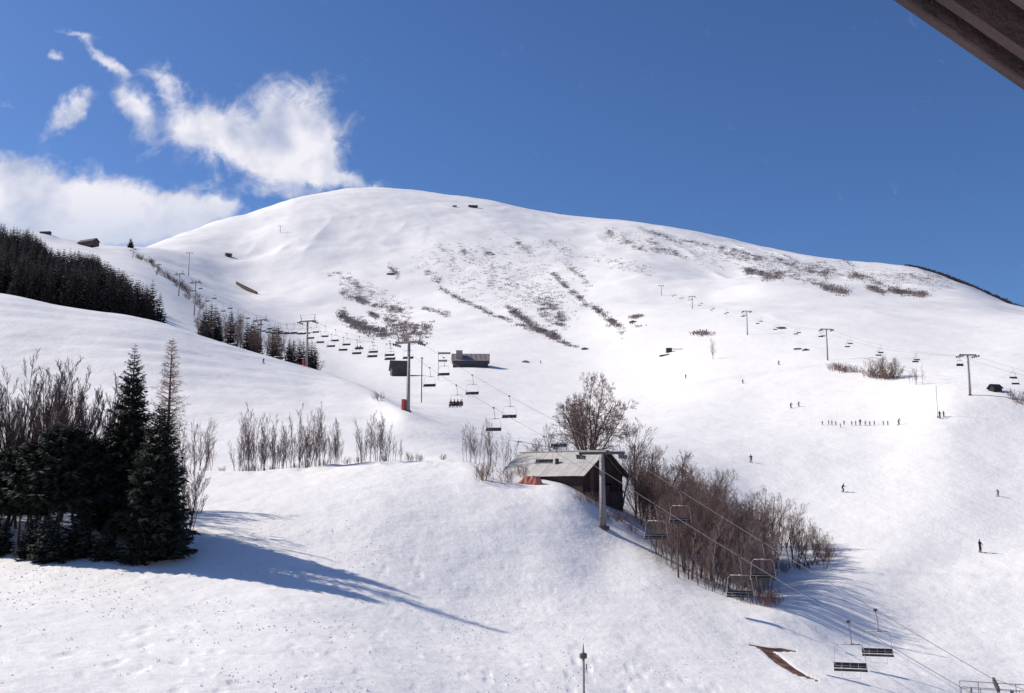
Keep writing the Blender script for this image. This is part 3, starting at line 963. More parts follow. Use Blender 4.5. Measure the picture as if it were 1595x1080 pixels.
for i, px in enumerate((905, 918, 930, 944, 958, 970, 984)):
    bush[(i) % 3].put(on(px, 118 + (i % 3) * 1.2), i, 0.62, 'scraggly bush on the bank below the barn gable', 'bushes below the barn gable')

# ---- the grove down the bank
GP = []
rg = random.Random(5)
top_pts = [(985, 700), (1020, 695), (1060, 688), (1100, 700), (1140, 728), (1180, 748), (1220, 770), (1250, 790), (1285, 825), (1300, 850)]


def lin(pts, x):
    if x <= pts[0][0]:
        return pts[0][1]
    for (x0, y0), (x1, y1) in zip(pts, pts[1:]):
        if x <= x1:
            return y0 + (y1 - y0) * (x - x0) / (x1 - x0)
    return pts[-1][1]


n = 0
tries = 0
while n < 135 and tries < 7000:
    tries += 1
    px = rg.uniform(992, 1290) if tries % 2 else rg.uniform(1150, 1292)
    Y = rg.uniform(103, 152)
    b = on(px, Y)
    bpx, bpy_ = proj(b.x, b.y, b.z)
    lo = 818 + (px - 990) * 0.13
    if bpy_ > 950 or bpy_ < lo:
        continue
    if px > 1185 and bpy_ > 888:
        continue
    if px < 1050 and (bpy_ > 878 or (bpy_ > 838 and rg.random() < 0.5)):
        continue
    if any((b.x - q[0]) ** 2 + (b.y - q[1]) ** 2 < 1.35 ** 2 for q in GP):
        continue
    tpy = lin(top_pts, px) + (bpy_ - lo) * 0.55 + rg.uniform(-6, 26)
    H = (at(px, tpy, b.y).z - b.z) * 0.88
    if H < 2.0:
        continue
    H = min(H, 12.5)
    GP.append((b.x, b.y))
    s = H / 9.5
    if bpy_ > 905:
        sapl[n % 4].put(b, rg.uniform(0, 6.28), H / 6.0, 'thin bare stem at the lower left edge of the grove on the bank', 'thin stems along the lower edge of the grove')
    else:
        grove[n % 4].put(b, rg.uniform(0, 6.28), s, 'bare brown-twigged tree in the %s of the dense grove below the barn' % ('upper left third' if px < 1085 else 'middle' if px < 1190 else 'right third'), 'grove on the bank, %s' % ('upper left' if px < 1085 else 'middle' if px < 1190 else 'right'))
    n += 1
k = 0
for i, (px, Y, tp) in enumerate(((988, 131, 700), (998, 134, 690), (1008, 129, 700), (1018, 133, 688), (1030, 130, 692), (1042, 134, 686), (1052, 131, 690), (1004, 137, 694), (1024, 138, 690), (994, 127, 726), (1014, 126, 730))):
    b = on(px, Y)
    grove[i % 4].put(b, i * 1.3, (at(px, tp, Y).z - b.z) / 10.0, 'bare brown-twigged tree at the top of the grove, right beside the barn gable', 'grove on the bank, beside the gable')
for i in range(46):     # thin stems right along the crest edge
    f = i / 45
    px = 1015 + f * 170 + rg.uniform(-4, 4)
    py = lin([(1015, 868), (1060, 898), (1100, 918), (1150, 938), (1190, 950)], px) - rg.uniform(0, 16)
    h = hit(px, py, 90)
    if h is None or h.y > 135:
        continue
    sapl[i % 4].put(h, rg.uniform(0, 6.28), (0.6, 0.6, rg.uniform(0.75, 1.1)), 'thin bare stem at the lower left edge of the grove on the bank', 'thin stems along the lower edge of the grove')
for i, (px, Y) in enumerate(((1190, 102), (1200, 103), (1180, 101), (1255, 134), (1275, 136), (1288, 139), (1240, 132), (1215, 130))):
    bush[i % 3].put(on(px, Y), i, 0.8, 'low bush at the right foot of the grove', 'bushes at the right foot of the grove')

# ---- distant spruces: black wood on the left, behind the slope crest
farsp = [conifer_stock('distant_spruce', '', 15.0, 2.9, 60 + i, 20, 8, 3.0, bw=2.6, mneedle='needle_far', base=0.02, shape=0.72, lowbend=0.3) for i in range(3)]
fl = [(-200, 300), (0, 343), (30, 358), (60, 383), (100, 386), (130, 392), (160, 410), (200, 432), (230, 448), (262, 474)]
used = []
n = 0


def wood_tree(px, Y, h):
    global n
    b = on(px, Y)
    if any((b.x - q[0]) ** 2 + (b.y - q[1]) ** 2 < 2.3 ** 2 for q in used):
        return
    used.append((b.x, b.y))
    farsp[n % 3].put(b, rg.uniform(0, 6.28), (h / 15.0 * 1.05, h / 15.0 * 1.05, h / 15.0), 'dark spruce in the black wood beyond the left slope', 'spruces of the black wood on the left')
    n += 1


for i in range(120):        # the upper fringe
    px = -60 + 308 * i / 119
    h = rg.uniform(13, 19)
    tgt = lin(fl, px) + abs(rg.gauss(0, 4))
    Y = 720.0
    while Y > 330:
        b = on(px, Y)
        if proj(b.x, b.y, b.z + h)[1] >= tgt:
            break
        Y -= 6
    wood_tree(px, Y, h)
tries = 0
while n < 298 and tries < 9000:
    tries += 1
    px = rg.uniform(-60, 250)
    Y = 325 + 300 * rg.random() ** 1.3
    h = rg.uniform(13, 19)
    b = on(px, Y)
    tpy = proj(b.x, b.y, b.z + h)[1]
    if tpy < lin(fl, px) + 2:
        continue
    wood_tree(px, Y, h)
# spruces and bare trees along the lift line on the ridge
for i, (px, Y, tp, kind) in enumerate(((312, 340, 474, 0), (320, 338, 468, 0), (327, 342, 473, 0), (333, 345, 484, 0), (316, 330, 486, 0), (308, 345, 482, 0),
                                       (343, 350, 480, 1), (352, 352, 478, 0), (360, 352, 484, 1), (367, 355, 492, 1), (378, 352, 496, 0),
                                       (388, 352, 494, 0), (395, 345, 500, 0), (404, 340, 505, 1), (412, 340, 500, 1), (420, 338, 508, 0), (427, 336, 503, 0), (436, 334, 518, 1), (384, 340, 508, 0),
                                       (446, 334, 524, 0), (452, 333, 528, 0), (462, 333, 528, 0), (468, 332, 527, 0), (481, 330, 528, 0), (486, 330, 532, 0), (476, 331, 530, 0))):
    b = on(px, Y)
    H = at(px, tp, Y).z - b.z
    if kind == 0:
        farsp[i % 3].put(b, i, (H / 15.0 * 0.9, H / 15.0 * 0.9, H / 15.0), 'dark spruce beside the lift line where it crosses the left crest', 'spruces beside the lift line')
    else:
        grove[i % 4].put(b, i, H / 9.5, 'brown bare tree among the spruces beside the lift line', 'bare trees beside the lift line')
# ridge trees
farsp[0].put(on(186, 1050), 0, (1.3, 1.3, 0.75), 'round dark tree alone on the far left saddle')
for i in range(62):
    f = i / 61
    px = lin([(0, 192), (0.35, 232), (0.7, 268), (1.0, 305)], f) + rg.gauss(0, 4)
    Y = lin([(0, 940), (0.35, 790), (0.7, 680), (1.0, 600)], f) + rg.gauss(0, 18)
    if i % 3:
        bush[i % 2].put(on(px, Y), i, rg.uniform(1.3, 2.4), 'dark bush on the ridge under the upper lift pylons', 'bushes under the upper lift pylons')
    else:
        grove[i % 4].put(on(px, Y), i, rg.uniform(0.4, 0.8), 'small bare tree on the ridge under the upper lift pylons', 'bare trees under the upper lift pylons')
for i in range(34):
    f = i / 33
    px = 300 + 192 * f + rg.gauss(0, 3)
    Y = rg.uniform(318, 372)
    b = on(px, Y)
    tp = lin([(300, 478), (330, 474), (370, 492), (400, 502), (430, 510), (460, 530), (495, 545)], px) + rg.uniform(0, 14)
    H = at(px, tp, Y).z - b.z
    if H < 2:
        continue
    grove[i % 4].put(b, i, (0.9, 0.9, H / 9.5), 'brown bare tree among the spruces beside the lift line', 'bare trees beside the lift line')
# ridge at the far right, dark with low trees
bv_, bf_ = [], []
for i in range(900):
    f = (i + rg.random()) / 900
    px = 1425 + f * 200
    Y = (lin([(1420, 1380), (1480, 1320), (1595, 1180), (1700, 1080)], px)) * rg.uniform(0.962, 1.012)
    b = on(px, Y)
    hh = rg.uniform(2.2, 5.2) * (0.5 + 0.9 * f)
    for q in range(9):
        a = rg.uniform(0, 6.28)
        wv_ = rg.uniform(0.10, 0.35)
        ox, oy = rg.gauss(0, 0.9), rg.gauss(0, 0.9)
        lx, ly = rg.gauss(0, 1.1), rg.gauss(0, 1.1)
        h2 = hh * rg.uniform(0.5, 1.0)
        n = len(bv_)
        bv_ += [(b.x + ox, b.y + oy, b.z - 0.5), (b.x + ox + wv_, b.y + oy, b.z - 0.5),
                (b.x + ox + lx + wv_ * 1.5, b.y + oy + ly, b.z + h2), (b.x + ox + lx * 0.6 - wv_, b.y + oy + ly * 0.6, b.z + h2 * 0.85)]
        bf_.append((n, n + 1, n + 2, n + 3))
m_ = bpy.data.meshes.new('skyline_wood')
m_.from_pydata(bv_, [], bf_)
m_.materials.append(M['twig_dark'])
tag(link('skyline_wood', m_), 'dark band of low bare wood along the skyline at the far right', 'wood', kind='stuff')
for i, (px, py, s) in enumerate(((1305, 578, 1.0), (1312, 580, 0.9), (1298, 577, 0.8), (1318, 581, 0.9))):
    bush[2].put(hit(px, py, 230), i, (2.0 * s, 2.0 * s, 1.3 * s), 'reddish bush at the foot of the middle pylon of the right-hand lift', 'reddish bushes by the right-hand lift')
bush[0].put(hit(1333, 581, 230), 0, 1.2, 'small dark bush between the reddish bushes and the big round thicket')
for i, (px, py) in enumerate(((1356, 586), (1360, 588), (1365, 589), (1370, 590), (1374, 588), (1378, 590), (1383, 590), (1387, 591), (1392, 590), (1396, 589))):
    h = hit(px, py, 230)
    grove[i % 4].put(h, i * 1.7, (0.75, 0.75, 0.74 - 0.009 * abs(px - 1376)), 'bare stem of the big round thicket in the middle of the right-hand slope', 'thicket on the right-hand slope')
for i, (px, py) in enumerate(((1358, 588), (1366, 590), (1374, 590), (1382, 591), (1390, 591))):
    bush[i % 2].put(hit(px, py, 230), i, (2.2, 2.2, 1.5), 'bare bush filling the foot of the big round thicket on the right slope', 'bushes of the thicket on the right-hand slope')
for i, (px, py) in enumerate(((1420, 598), (1428, 600), (1438, 600))):
    sapl[i].put(hit(px, py, 230), i, 0.85, 'faint pale sapling right of the big round thicket', 'saplings right of the thicket')
sapl[3].put(hit(1112, 560, 260), 0, 1.4, 'tiny lone bare tree high on the open piste')
bush[0].put(hit(1594, 632, 200), 0, 1.8, 'dark bush at the right edge of the photo')
bush[0].put(hit(1574, 618, 200), 1, 0.8, 'small bush left of the dark one at the right edge')


# ------------------------------------------------------------------ chairlifts
def lift_pylon(loc, rz, H, arm, label, group, cage=True, pads=False, name='lift_pylon', detail=True, thick=0.30):
    t = thing(name, label, 'lift pylon', loc, rz, group)
    MB().tube([(0, 0, -0.6), (0, 0, H * 0.25), (0, 0, H - 0.1)], [thick * 1.25, thick * 1.1, thick * 0.8], 12).build('mast', M['steel'], t, True)
    mb = MB().box((0, 0, H), (arm, 0.34, 0.32))
    mb.build('crossarm', M['steel_dark'] if label.startswith('nearest lift pylon') else M['steel'], t)
    if detail:
        MB().tube([(0, 0, -0.3), (0, 0, 0.12)], thick * 2.1, 12).build('footing', M['stone'], t)
        lad = MB()
        for s in (-0.18, 0.18):
            lad.tube([(s, -thick * 1.3 - 0.12, 0.8), (s, -thick * 1.0 - 0.12, H - 0.4)], 0.025, 4)
        for k in range(int(H / 0.45)):
            lad.tube([(-0.18, -thick * 1.25 - 0.12 + 0.0, 1 + k * 0.42), (0.18, -thick * 1.25 - 0.12, 1 + k * 0.42)], 0.015, 3)
        lad.build('ladder', M['steel_dark'], t)
    for s in (-1, 1):
        sx = s * arm * 0.46
        sb = MB().box((sx, 0, H - 0.30), (0.16, 3.4, 0.16)).box((sx, 0, H - 0.12), (0.22, 0.3, 0.25)).build('sheave_beam', M['steel_dark'], t)
        for k in range(4):
            MB().tube([(sx - 0.08, -1.35 + 0.9 * k, H - 0.48), (sx + 0.08, -1.35 + 0.9 * k, H - 0.48)], 0.22, 10).build('sheave_wheel', M['steel_dark'], sb)
    if cage:
        c = MB()
        w0, w1_ = arm * 0.36, arm * 0.46
        for s in (-1, 1):
            c.tube([(s * w0, 0, H + 0.1), (s * w1_, 0, H + 2.1)], 0.09, 5)
            c.tube([(s * w0, 0.0, H + 1.0), (s * arm * 0.5, 1.0, H + 0.1)], 0.04, 4)
        c.tube([(-w1_, 0, H + 2.05), (w1_, 0, H + 2.05)], 0.035, 4)
        c.tube([(-w1_, 0, H + 1.1), (w1_, 0, H + 1.1)], 0.03, 4)
        c.build('lifting_frame', M['steel'], t)
        MB().box((0, -0.45, H + 0.18), (arm * 0.95, 0.5, 0.05)).build('work_platform', M['steel'], t)
    if pads:
        MB().box((-thick * 1.8 - 0.35, -0.1, 1.2), (0.55, 1.1, 2.4)).build('crash_pad', M['pad_red'], t)
    return t


SL = -0.388


def lane(Y, off):           # off = 57.4 right, 52.1 left, 54.75 centre
    return off + SL * Y


LANG = math.atan2(-SL, -1)  # direction of travel in plan
lrz = -math.atan(-SL)       # crossarm is square to the line


def pyl(Y, toppy, H=None):
    x = lane(Y, 54.75)
    z = g_(x, Y)
    a = x / Y
    # height of arm from the photograph row
    e = None
    lo, hi = -200.0, 400.0
    for _ in range(50):
        md = (lo + hi) / 2
        if proj(x, Y, md)[1] > toppy:
            lo = md
        else:
            hi = md
    return Vector((x, Y, z)), lo - z


PY = [(114.6, 706), (193.0, 534), (304.0, 501), (413.0, 499)]
PYL = []
labs = ['nearest lift pylon, thick grey mast standing in front of the barn gable', 'lift pylon with a red crash pad at its foot, crossarm and frame above the piste',
        'lift pylon rising from the left crest beside dark spruces', 'lift pylon half hidden by the brown trees on the left crest']
for i, ((Y, tp), lb) in enumerate(zip(PY, labs)):
    b, H = pyl(Y, tp)
    PYL.append(Vector((b.x, b.y, b.z + H)))
    lift_pylon(b, math.atan(SL) * 1.0, H, 5.9 if i else 5.4, lb, None, cage=(i > 0), pads=(i in (1, 2)), thick=0.36 if i == 0 else 0.30)
UP = [(305, 440, 500), (280, 427, 590), (245, 414, 700), (207, 400, 840)]
for i, (px, tp, Y) in enumerate(UP):
    top = at(px, tp, Y)
    z = g_(top.x, top.y)
    H = max(top.z - z, 8)
    PYL.append(Vector((top.x, top.y, z + H)))
    lift_pylon(Vector((top.x, top.y, z)), math.atan(SL), H, 5.9, ['lift pylon above the small spruce clump on the ridge, first of the upper four', 'second of the upper four lift pylons on the ridge',
               'third of the upper four lift pylons on the ridge', 'highest and smallest of the upper lift pylons, by the saddle'][i], None, cage=(i < 2), detail=False)
# ends: lower terminal side and upper end
low_c = at(1545, 1066, 66.0)
low = Vector((lane(66.0, 53.6), 66.0, -11.8))
bot = Vector((lane(58.0, 53.4), 58.0, -12.6))
ROPE = [bot, low] + PYL + [Vector((PYL[-1].x - 20, PYL[-1].y + 60, PYL[-1].z + 8))]
perp = Vector((1, 0.0, 0))


def rope_pts(side, n=26):
    out = []
    rope = ROPE if side > 0 else [ROPE[0]] + ROPE[2:]
    for a, b in zip(rope, rope[1:]):
        L = (b - a).length
        sag = L * L * 0.00009
        for k in range(n):
            f = k / n
            p = a.lerp(b, f)
            p.z -= 4 * sag * f * (1 - f)
            out.append(p + perp * side * 2.65 + Vector((0, 0, -0.25)))
    out.append(ROPE[-1] + perp * side * 2.65)
    return out


RP = {}
for side, nm in ((1, 'right'), (-1, 'left')):
    RP[side] = rope_pts(side)
    c = MB().tube(RP[side], 0.022, 5).build('haul_cable', M['cable'], None, True)
    tag(c, 'steel haul cable on the %s side of the chairlift crossing the photo from lower right' % nm, 'cable')


def chair_mesh_parts(root, w=2.2, drop=3.3):
    """hanger from the rope (origin) down to the bench"""
    hb = drop - 1.75
    h = MB()
    h.tube([(0, 0, 0.05), (0.02, 0.05, -0.3), (0.12, 0.10, -0.6), (0.16, 0.10, -hb)], 0.034, 6)
    h.build('hanger', M['chair_tube'], root, True)
    MB().box((0, 0, 0.0), (0.26, 0.36, 0.16)).build('grip', M['steel_dark'], root)
    fr = MB()
    fr.tube([(-w * 0.34, 0.1, -hb), (w * 0.34, 0.1, -hb)], 0.04, 6)
    fr.box((0.1, 0.1, -hb), (0.4, 0.12, 0.11))
    for s in (-1, 1):
        fr.tube([(s * w * 0.34, 0.1, -hb), (s * w * 0.43, 0.16, -hb - 0.22), (s * w * 0.48, 0.14, -drop + 0.6), (s * w * 0.5, 0.0, -drop + 0.1), (s * w * 0.5, -0.45, -drop)], 0.019, 5)
    fr.build('frame', M['chair_grey'], root, True)
    b = MB()
    for k in range(4):
        b.box((-w * 0.375 + k * w * 0.25, 0.16, -drop + 0.33), (w * 0.243, 0.06, 0.36))
    b.build('backrest', M['chair_dark'], root)
    st = MB()
    for k in range(4):
        st.box((-w * 0.375 + k * w * 0.25, -0.16, -drop + 0.06), (w * 0.243, 0.50, 0.10))
    st.build('seat', M['chair_dark'], root)
    sb = MB()
    sb.tube([(-w * 0.48, 0.05, -drop + 0.65), (-w * 0.46, -0.55, -drop + 0.40), (w * 0.46, -0.55, -drop + 0.40), (w * 0.48, 0.05, -drop + 0.65)], 0.014, 5)
    sb.build('safety_bar', M['chair_grey'], root, True)
    fo = MB()
    fo.tube([(-w * 0.30, -0.5, -drop + 0.35), (-w * 0.26, -0.75, -drop - 0.38), (w * 0.26, -0.75, -drop - 0.38), (w * 0.30, -0.5, -drop + 0.35)], 0.013, 5)
    fo.build('footrest', M['chair_grey'], root, True)


croot = thing('lift_chair', 'x', 'lift chair', (0, 0, 0))
chair_mesh_parts(croot)
chair = Stock(croot)


def simple_chair_mesh():
    w, drop = 2.2, 3.3
    m = MB()
    m.tube([(0, 0, 0.05), (0.15, 0.1, -1.5)], 0.03, 4)
    m.tube([(-w * 0.36, 0.1, -1.55), (w * 0.36, 0.1, -1.55)], 0.04, 4)
    for s in (-1, 1):
        m.tube([(s * w * 0.36, 0.1, -1.55), (s * w * 0.5, 0.0, -drop + 0.1)], 0.018, 3)
    m.box((0, 0.16, -drop + 0.35), (w, 0.07, 0.42)).box((0, -0.15, -drop + 0.08), (w, 0.5, 0.10))
    return m.mesh('distant_lift_chair', M['chair_dark'])


far_chair_me = simple_chair_mesh()
brz = math.atan(SL) * 0.55


def rope_at(side, Y):
    pts = RP[side]
    for a, b in zip(pts, pts[1:]):
        if a.y <= Y <= b.y:
            return a.lerp(b, (Y - a.y) / (b.y - a.y))
    return pts[-1]


def put_chair(side, Y, lab, grp=None, drz=0.0):
    p = rope_at(side, Y)
    if Y < 330:
        r = chair.put(p, brz + drz, 1.0, lab, grp)
    else:
        r = link('lift_chair', far_chair_me)
        tag(r, lab, 'lift chair', grp)
        r.location = p
        r.rotation_euler = (0, 0, brz)
    return r


near_r = [(76, 'empty lift chair at lower right, the higher and farther right of the nearest pair'), (89.5, 'dark empty lift chair in front of the lower right edge of the grove'),
          (103, 'dark empty lift chair in front of the middle of the grove'), (132, 'lift chair in front of the old tree above the barn roof'),
          (149, 'empty lift chair with a dark bench just left of the old tree'), (165, 'empty lift chair right of the four riders'), (180, 'empty lift chair first to the right of the pylon with the red pad')]
near_l = [(71.3, 'empty lift chair at lower right, the lower and farther left of the nearest pair'), (84, 'lift chair in front of the lower tip of the grove, darkest and lowest there'),
          (97.5, 'lift chair at the upper left edge of the grove'), (124, 'lift chair over the left half of the barn roof'), (141, 'pale-framed lift chair above the saplings left of the barn'),
          (157, 'lift chair carrying four riders'), (171, 'pale lift chair above the piste left of the four riders')]
for Y, lb in near_r:
    put_chair(1, Y, lb, drz=rg.uniform(-0.05, 0.05))
for Y, lb in near_l:
    put_chair(-1, Y, lb, drz=rg.uniform(-0.05, 0.05))
Y = 197.0
while Y < 820:
    seg = ('between the red-padded pylon and the left crest', 'lift chairs above the piste') if Y < 304 else (('over the brown trees of the left crest', 'lift chairs over the left crest') if Y < 500 else ('high on the ridge among the upper pylons', 'lift chairs high on the ridge'))
    for side in (1, -1):
        if Y > 500 and int(Y) % 2:
            continue
        put_chair(side, Y + (6 if side > 0 else 0), 'small dark lift chair ' + seg[0], seg[1])
    Y += 14.5 if Y < 420 else 22

# lower end gantry, its top showing at the bottom right corner
gz = g_(low.x, low.y)
gt = thing('lift_gantry', 'pale steel lift gantry with railed platform at the bottom right corner', 'gantry', (low.x, low.y, gz), math.atan(SL))
gh = low.z - gz - 0.9
for sx in (1.2, 3.6, 6.2):
    for sy in (-0.9, 0.9):
        MB().tube([(sx, sy, -0.3), (sx, sy, gh)], 0.10, 8).build('post', M['steel'], gt, True)
MB().box((4.4, 0, gh - 0.62), (7.6, 2.2, 0.08)).build('platform', M['steel'], gt)
for sy in (-1.05, 1.05):
    r_ = MB()
    r_.tube([(0.6, sy, gh + 0.35), (8.2, sy, gh + 0.35)], 0.028, 5).tube([(0.6, sy, gh - 0.1), (8.2, sy, gh - 0.1)], 0.02, 5)
    for k in range(8):
        r_.tube([(0.6 + k * 7.6 / 7, sy, gh - 0.6), (0.6 + k * 7.6 / 7, sy, gh + 0.35)], 0.024, 5)
    r_.build('railing', M['steel'], gt)
for s in (1,):
    sb = MB().box((s * 2.65, 0, gh + 0.45), (0.16, 3.6, 0.18)).build('sheave_beam', M['steel_dark'], gt)
    for k in range(5):
        MB().tube([(s * 2.65 - 0.08, -1.5 + 0.75 * k, gh + 0.42), (s * 2.65 + 0.08, -1.5 + 0.75 * k, gh + 0.42)], 0.20, 10).build('sheave_wheel', M['steel_dark'], sb)

# right-hand lift
RL = [(1507, 553, 240), (1287, 513, 340), (1163, 485, 480), (1078, 462, 690), (1030, 445, 850)]
rl_lab = ['nearest pylon of the right-hand lift, a tall T with a dark crossarm', 'second T-shaped pylon of the right-hand lift, beside the reddish bushes', 'third pylon of the right-hand lift, thin and pale',
          'fourth pylon of the right-hand lift, faint', 'farthest and faintest pylon of the right-hand lift']
RT = []
for (px, tp, Y), lb in zip(RL, rl_lab):
    top = at(px, tp, Y)
    z = g_(top.x, top.y)
    H = top.z - z
    RT.append(top)
    lift_pylon(Vector((top.x, top.y, z)), 0.12, H, 4.4, lb, None, cage=False, detail=(Y < 300), thick=0.24)
    print('RL', px, 'H', round(H, 1))
RT = [RT[0] + (RT[0] - RT[1]) * 1.0] + RT
for s in (-1, 1):
    pts = []
    for a, b in zip(RT, RT[1:]):
        for k in range(12):
            f = k / 12
            p = a.lerp(b, f)
            p.z -= 4 * 2.0 * f * (1 - f)
            pts.append(p + Vector((s * 2.0, 0, -0.3)))
    c = MB().tube(pts, 0.022, 4).build('haul_cable', M['cable'], None, True)
    tag(c, 'thin %s cable of the right-hand lift' % ('right' if s > 0 else 'left'), 'cable')
    for k in range(3, 56, 3):
        r = link('lift_chair', far_chair_me)
        tag(r, 'tiny lift chair of the right-hand lift', 'lift chair', 'chairs of the right-hand lift')
        r.location = pts[min(k + (1 if s > 0 else 0), len(pts) - 1)]
        r.scale = (0.75, 0.75, 0.75)

# faint masts of a third lift on the bowl
for px, tp, bt, Y, lb in ((425, 356, 380, 1300, 'faint far mast high on the left flank of the mountain'), (281, 382, 420, 900, 'faint far mast behind the upper lift pylons')):
    b = on(px, Y)
    H = max(at(px, tp, Y).z - b.z, 9)
    lift_pylon(b, 0, min(H, 22), 6.0, lb, None, cage=False, detail=False, thick=0.35)

# ------------------------------------------------------------------ barn
TH = math.radians(38)
dv = Vector((math.cos(TH), -math.sin(TH), 0))
rend = at(946, 702, 127.0)
root_loc = Vector((rend.x, rend.y, 0)) - dv * 7.0
gz = -2.4
barn = thing('barn', 'low dark timber barn with pale sheet roof behind the nearest pylon', 'barn', (root_loc.x, root_loc.y, gz), -TH)
RZ = rend.z - gz      # ridge height above base
L2_, W2 = 7.0, 5.2
EZ = RZ - W2 * math.tan(math.radians(32))
rs = random.Random(3)
for side, nm in ((-1, 'front'), (1, 'back')):
    ncol = 14
    for k in range(ncol):
        x0 = -L2_ + 2 * L2_ * k / ncol + 0.015
        x1 = -L2_ + 2 * L2_ * (k + 1) / ncol - 0.015
        dz = rs.uniform(0, 0.035)
        for (f0, f1) in ((0, 0.5), (0.48, 1.0)):
            lift_ = 0.03 if f0 == 0 else 0.0
            a = Vector((x0, side * W2 * f0, RZ - (RZ - EZ) * f0 + dz + lift_))
            b = Vector((x1, side * W2 * f0, RZ - (RZ - EZ) * f0 + dz + lift_))
            c = Vector((x1, side * W2 * f1, RZ - (RZ - EZ) * f1 + dz + lift_))
            d = Vector((x0, side * W2 * f1, RZ - (RZ - EZ) * f1 + dz + lift_))
            m = MB()
            if side < 0:
                m.slab(d, c, b, a, 0.035)
            else:
                m.slab(a, b, c, d, 0.035)
            m.build('roof_sheet', M['roof'] if rs.random() < 0.6 else M['roof2'], barn)
MB().box((0, 0, RZ + 0.06), (2 * L2_ + 0.1, 0.4, 0.08)).build('ridge_cap', M['roof2'], barn)
# rafters / frame under roof
fr = MB()
for x in (-L2_ + 0.1, -3.4, 0, 3.4, L2_ - 0.25):
    for s in (-1, 1):
        fr.slab((x - 0.1, s * W2, EZ - 0.05), (x + 0.1, s * W2, EZ - 0.05), (x + 0.1, 0, RZ - 0.06), (x - 0.1, 0, RZ - 0.06), 0.22 * (1 if s < 0 else -1))
fr.build('rafters', M['wood'], barn)
wl = MB()
wy = 4.5
wl.box((0, -wy, (EZ + 0.35) / 2 - 0.5), (2 * (L2_ - 0.7), 0.25, EZ + 0.35 + 1.0))
wl.box((0, wy, (EZ + 0.35) / 2 - 0.5), (2 * (L2_ - 0.7), 0.25, EZ + 0.35 + 1.0))
wl.box((-L2_ + 0.8, 0, EZ / 2 - 0.5), (0.25, 2 * wy - 0.3, EZ + 1.0))
wl.build('wall', M['wood'], barn)
# gable boards towards the right
xg = L2_ - 0.75
nb_ = 22
for k in range(nb_):
    y0 = -wy + 2 * wy * k / nb_
    y1 = -wy + 2 * wy * (k + 1) / nb_ - 0.03
    ym = (y0 + y1) / 2
    top = RZ - abs(ym) * math.tan(math.radians(32)) - 0.25
    bot_ = 1.9
    if abs(ym - 0.7) < 1.2:
        bot_ = 2.9
    MB().box((xg + rs.uniform(-0.02, 0.02), ym, (top + bot_) / 2), (0.05, y1 - y0, top - bot_)).build('gable_board', M['wood'] if rs.random() < 0.65 else M['wood_mid'], barn)
MB().box((xg, -2.55, 0.45), (0.4, 3.9, 2.9)).build('stone_wall', M['stone'], barn)
MB().box((xg, 3.2, 0.45), (0.4, 2.6, 2.9)).build('stone_wall', M['stone'], barn)
MB().box((xg - 0.1, 0.7, 0.9), (0.08, 2.2, 3.6)).build('door', M['wood_mid'], barn)
for s in (-1, 1):
    m = MB()
    m.slab((L2_ + 0.02, s * W2, EZ - 0.16), (L2_ + 0.07, s * W2, EZ - 0.16), (L2_ + 0.07, 0, RZ - 0.16), (L2_ + 0.02, 0, RZ - 0.16), 0.24 * (-1 if s < 0 else 1))
    m.build('verge_board', M['wood'], barn)
# dark upright stub standing in for a dark streak on the front slope
for (x, yy) in ((1.0, -2.6),):
    z = RZ - abs(yy) * math.tan(math.radians(32))
    MB().box((x, yy, z + 0.25), (0.35, 0.35, 0.8)).build('roof_stub', M['wood'], barn)
# tarpaulin over something at the left foot, seen below the eave
tp_ = hit(836, 752, 100)
tc_ = at(832, 747, 121.5)
tb = MB()
for i in range(9):
    for j in range(5):
        u, v = i / 8, j / 4
        x = (u - 0.5) * 2.9
        y = (v - 0.5) * 1.4
        zz = (0.48 * math.sin(math.pi * u) ** 0.6 * math.sin(math.pi * min(max(v, 0.02), 0.98)) ** 0.7) + 0.16 * math.sin(i * 2.3 + j * 1.7)
        tb.v.append((x, y, zz - 0.5 * (j in (0, 4)) - 0.4 * (i in (0, 8))))
for i in range(8):
    for j in range(4):
        tb.f.append((i * 5 + j, (i + 1) * 5 + j, (i + 1) * 5 + j + 1, i * 5 + j + 1))
tb.v += [(p[0], p[1], -0.95) for p in tb.v[:45]]
for i in range(8):
    for j in range(4):
        tb.f.append((45 + i * 5 + j, 45 + i * 5 + j + 1, 45 + (i + 1) * 5 + j + 1, 45 + (i + 1) * 5 + j))
for i in range(8):
    tb.f += [(i * 5, 45 + i * 5, 45 + (i + 1) * 5, (i + 1) * 5), (i * 5 + 4, (i + 1) * 5 + 4, 45 + (i + 1) * 5 + 4, 45 + i * 5 + 4)]
tarp = tb.build('tarpaulin_heap', M['tarp'], None)
tarp.location = tc_ + Vector((-0.4, 0, -0.1))
tarp.rotation_euler = (0, 0, -0.3)
tag(tarp, 'heap under a faded red tarpaulin at the left foot of the barn roof', 'tarpaulin')


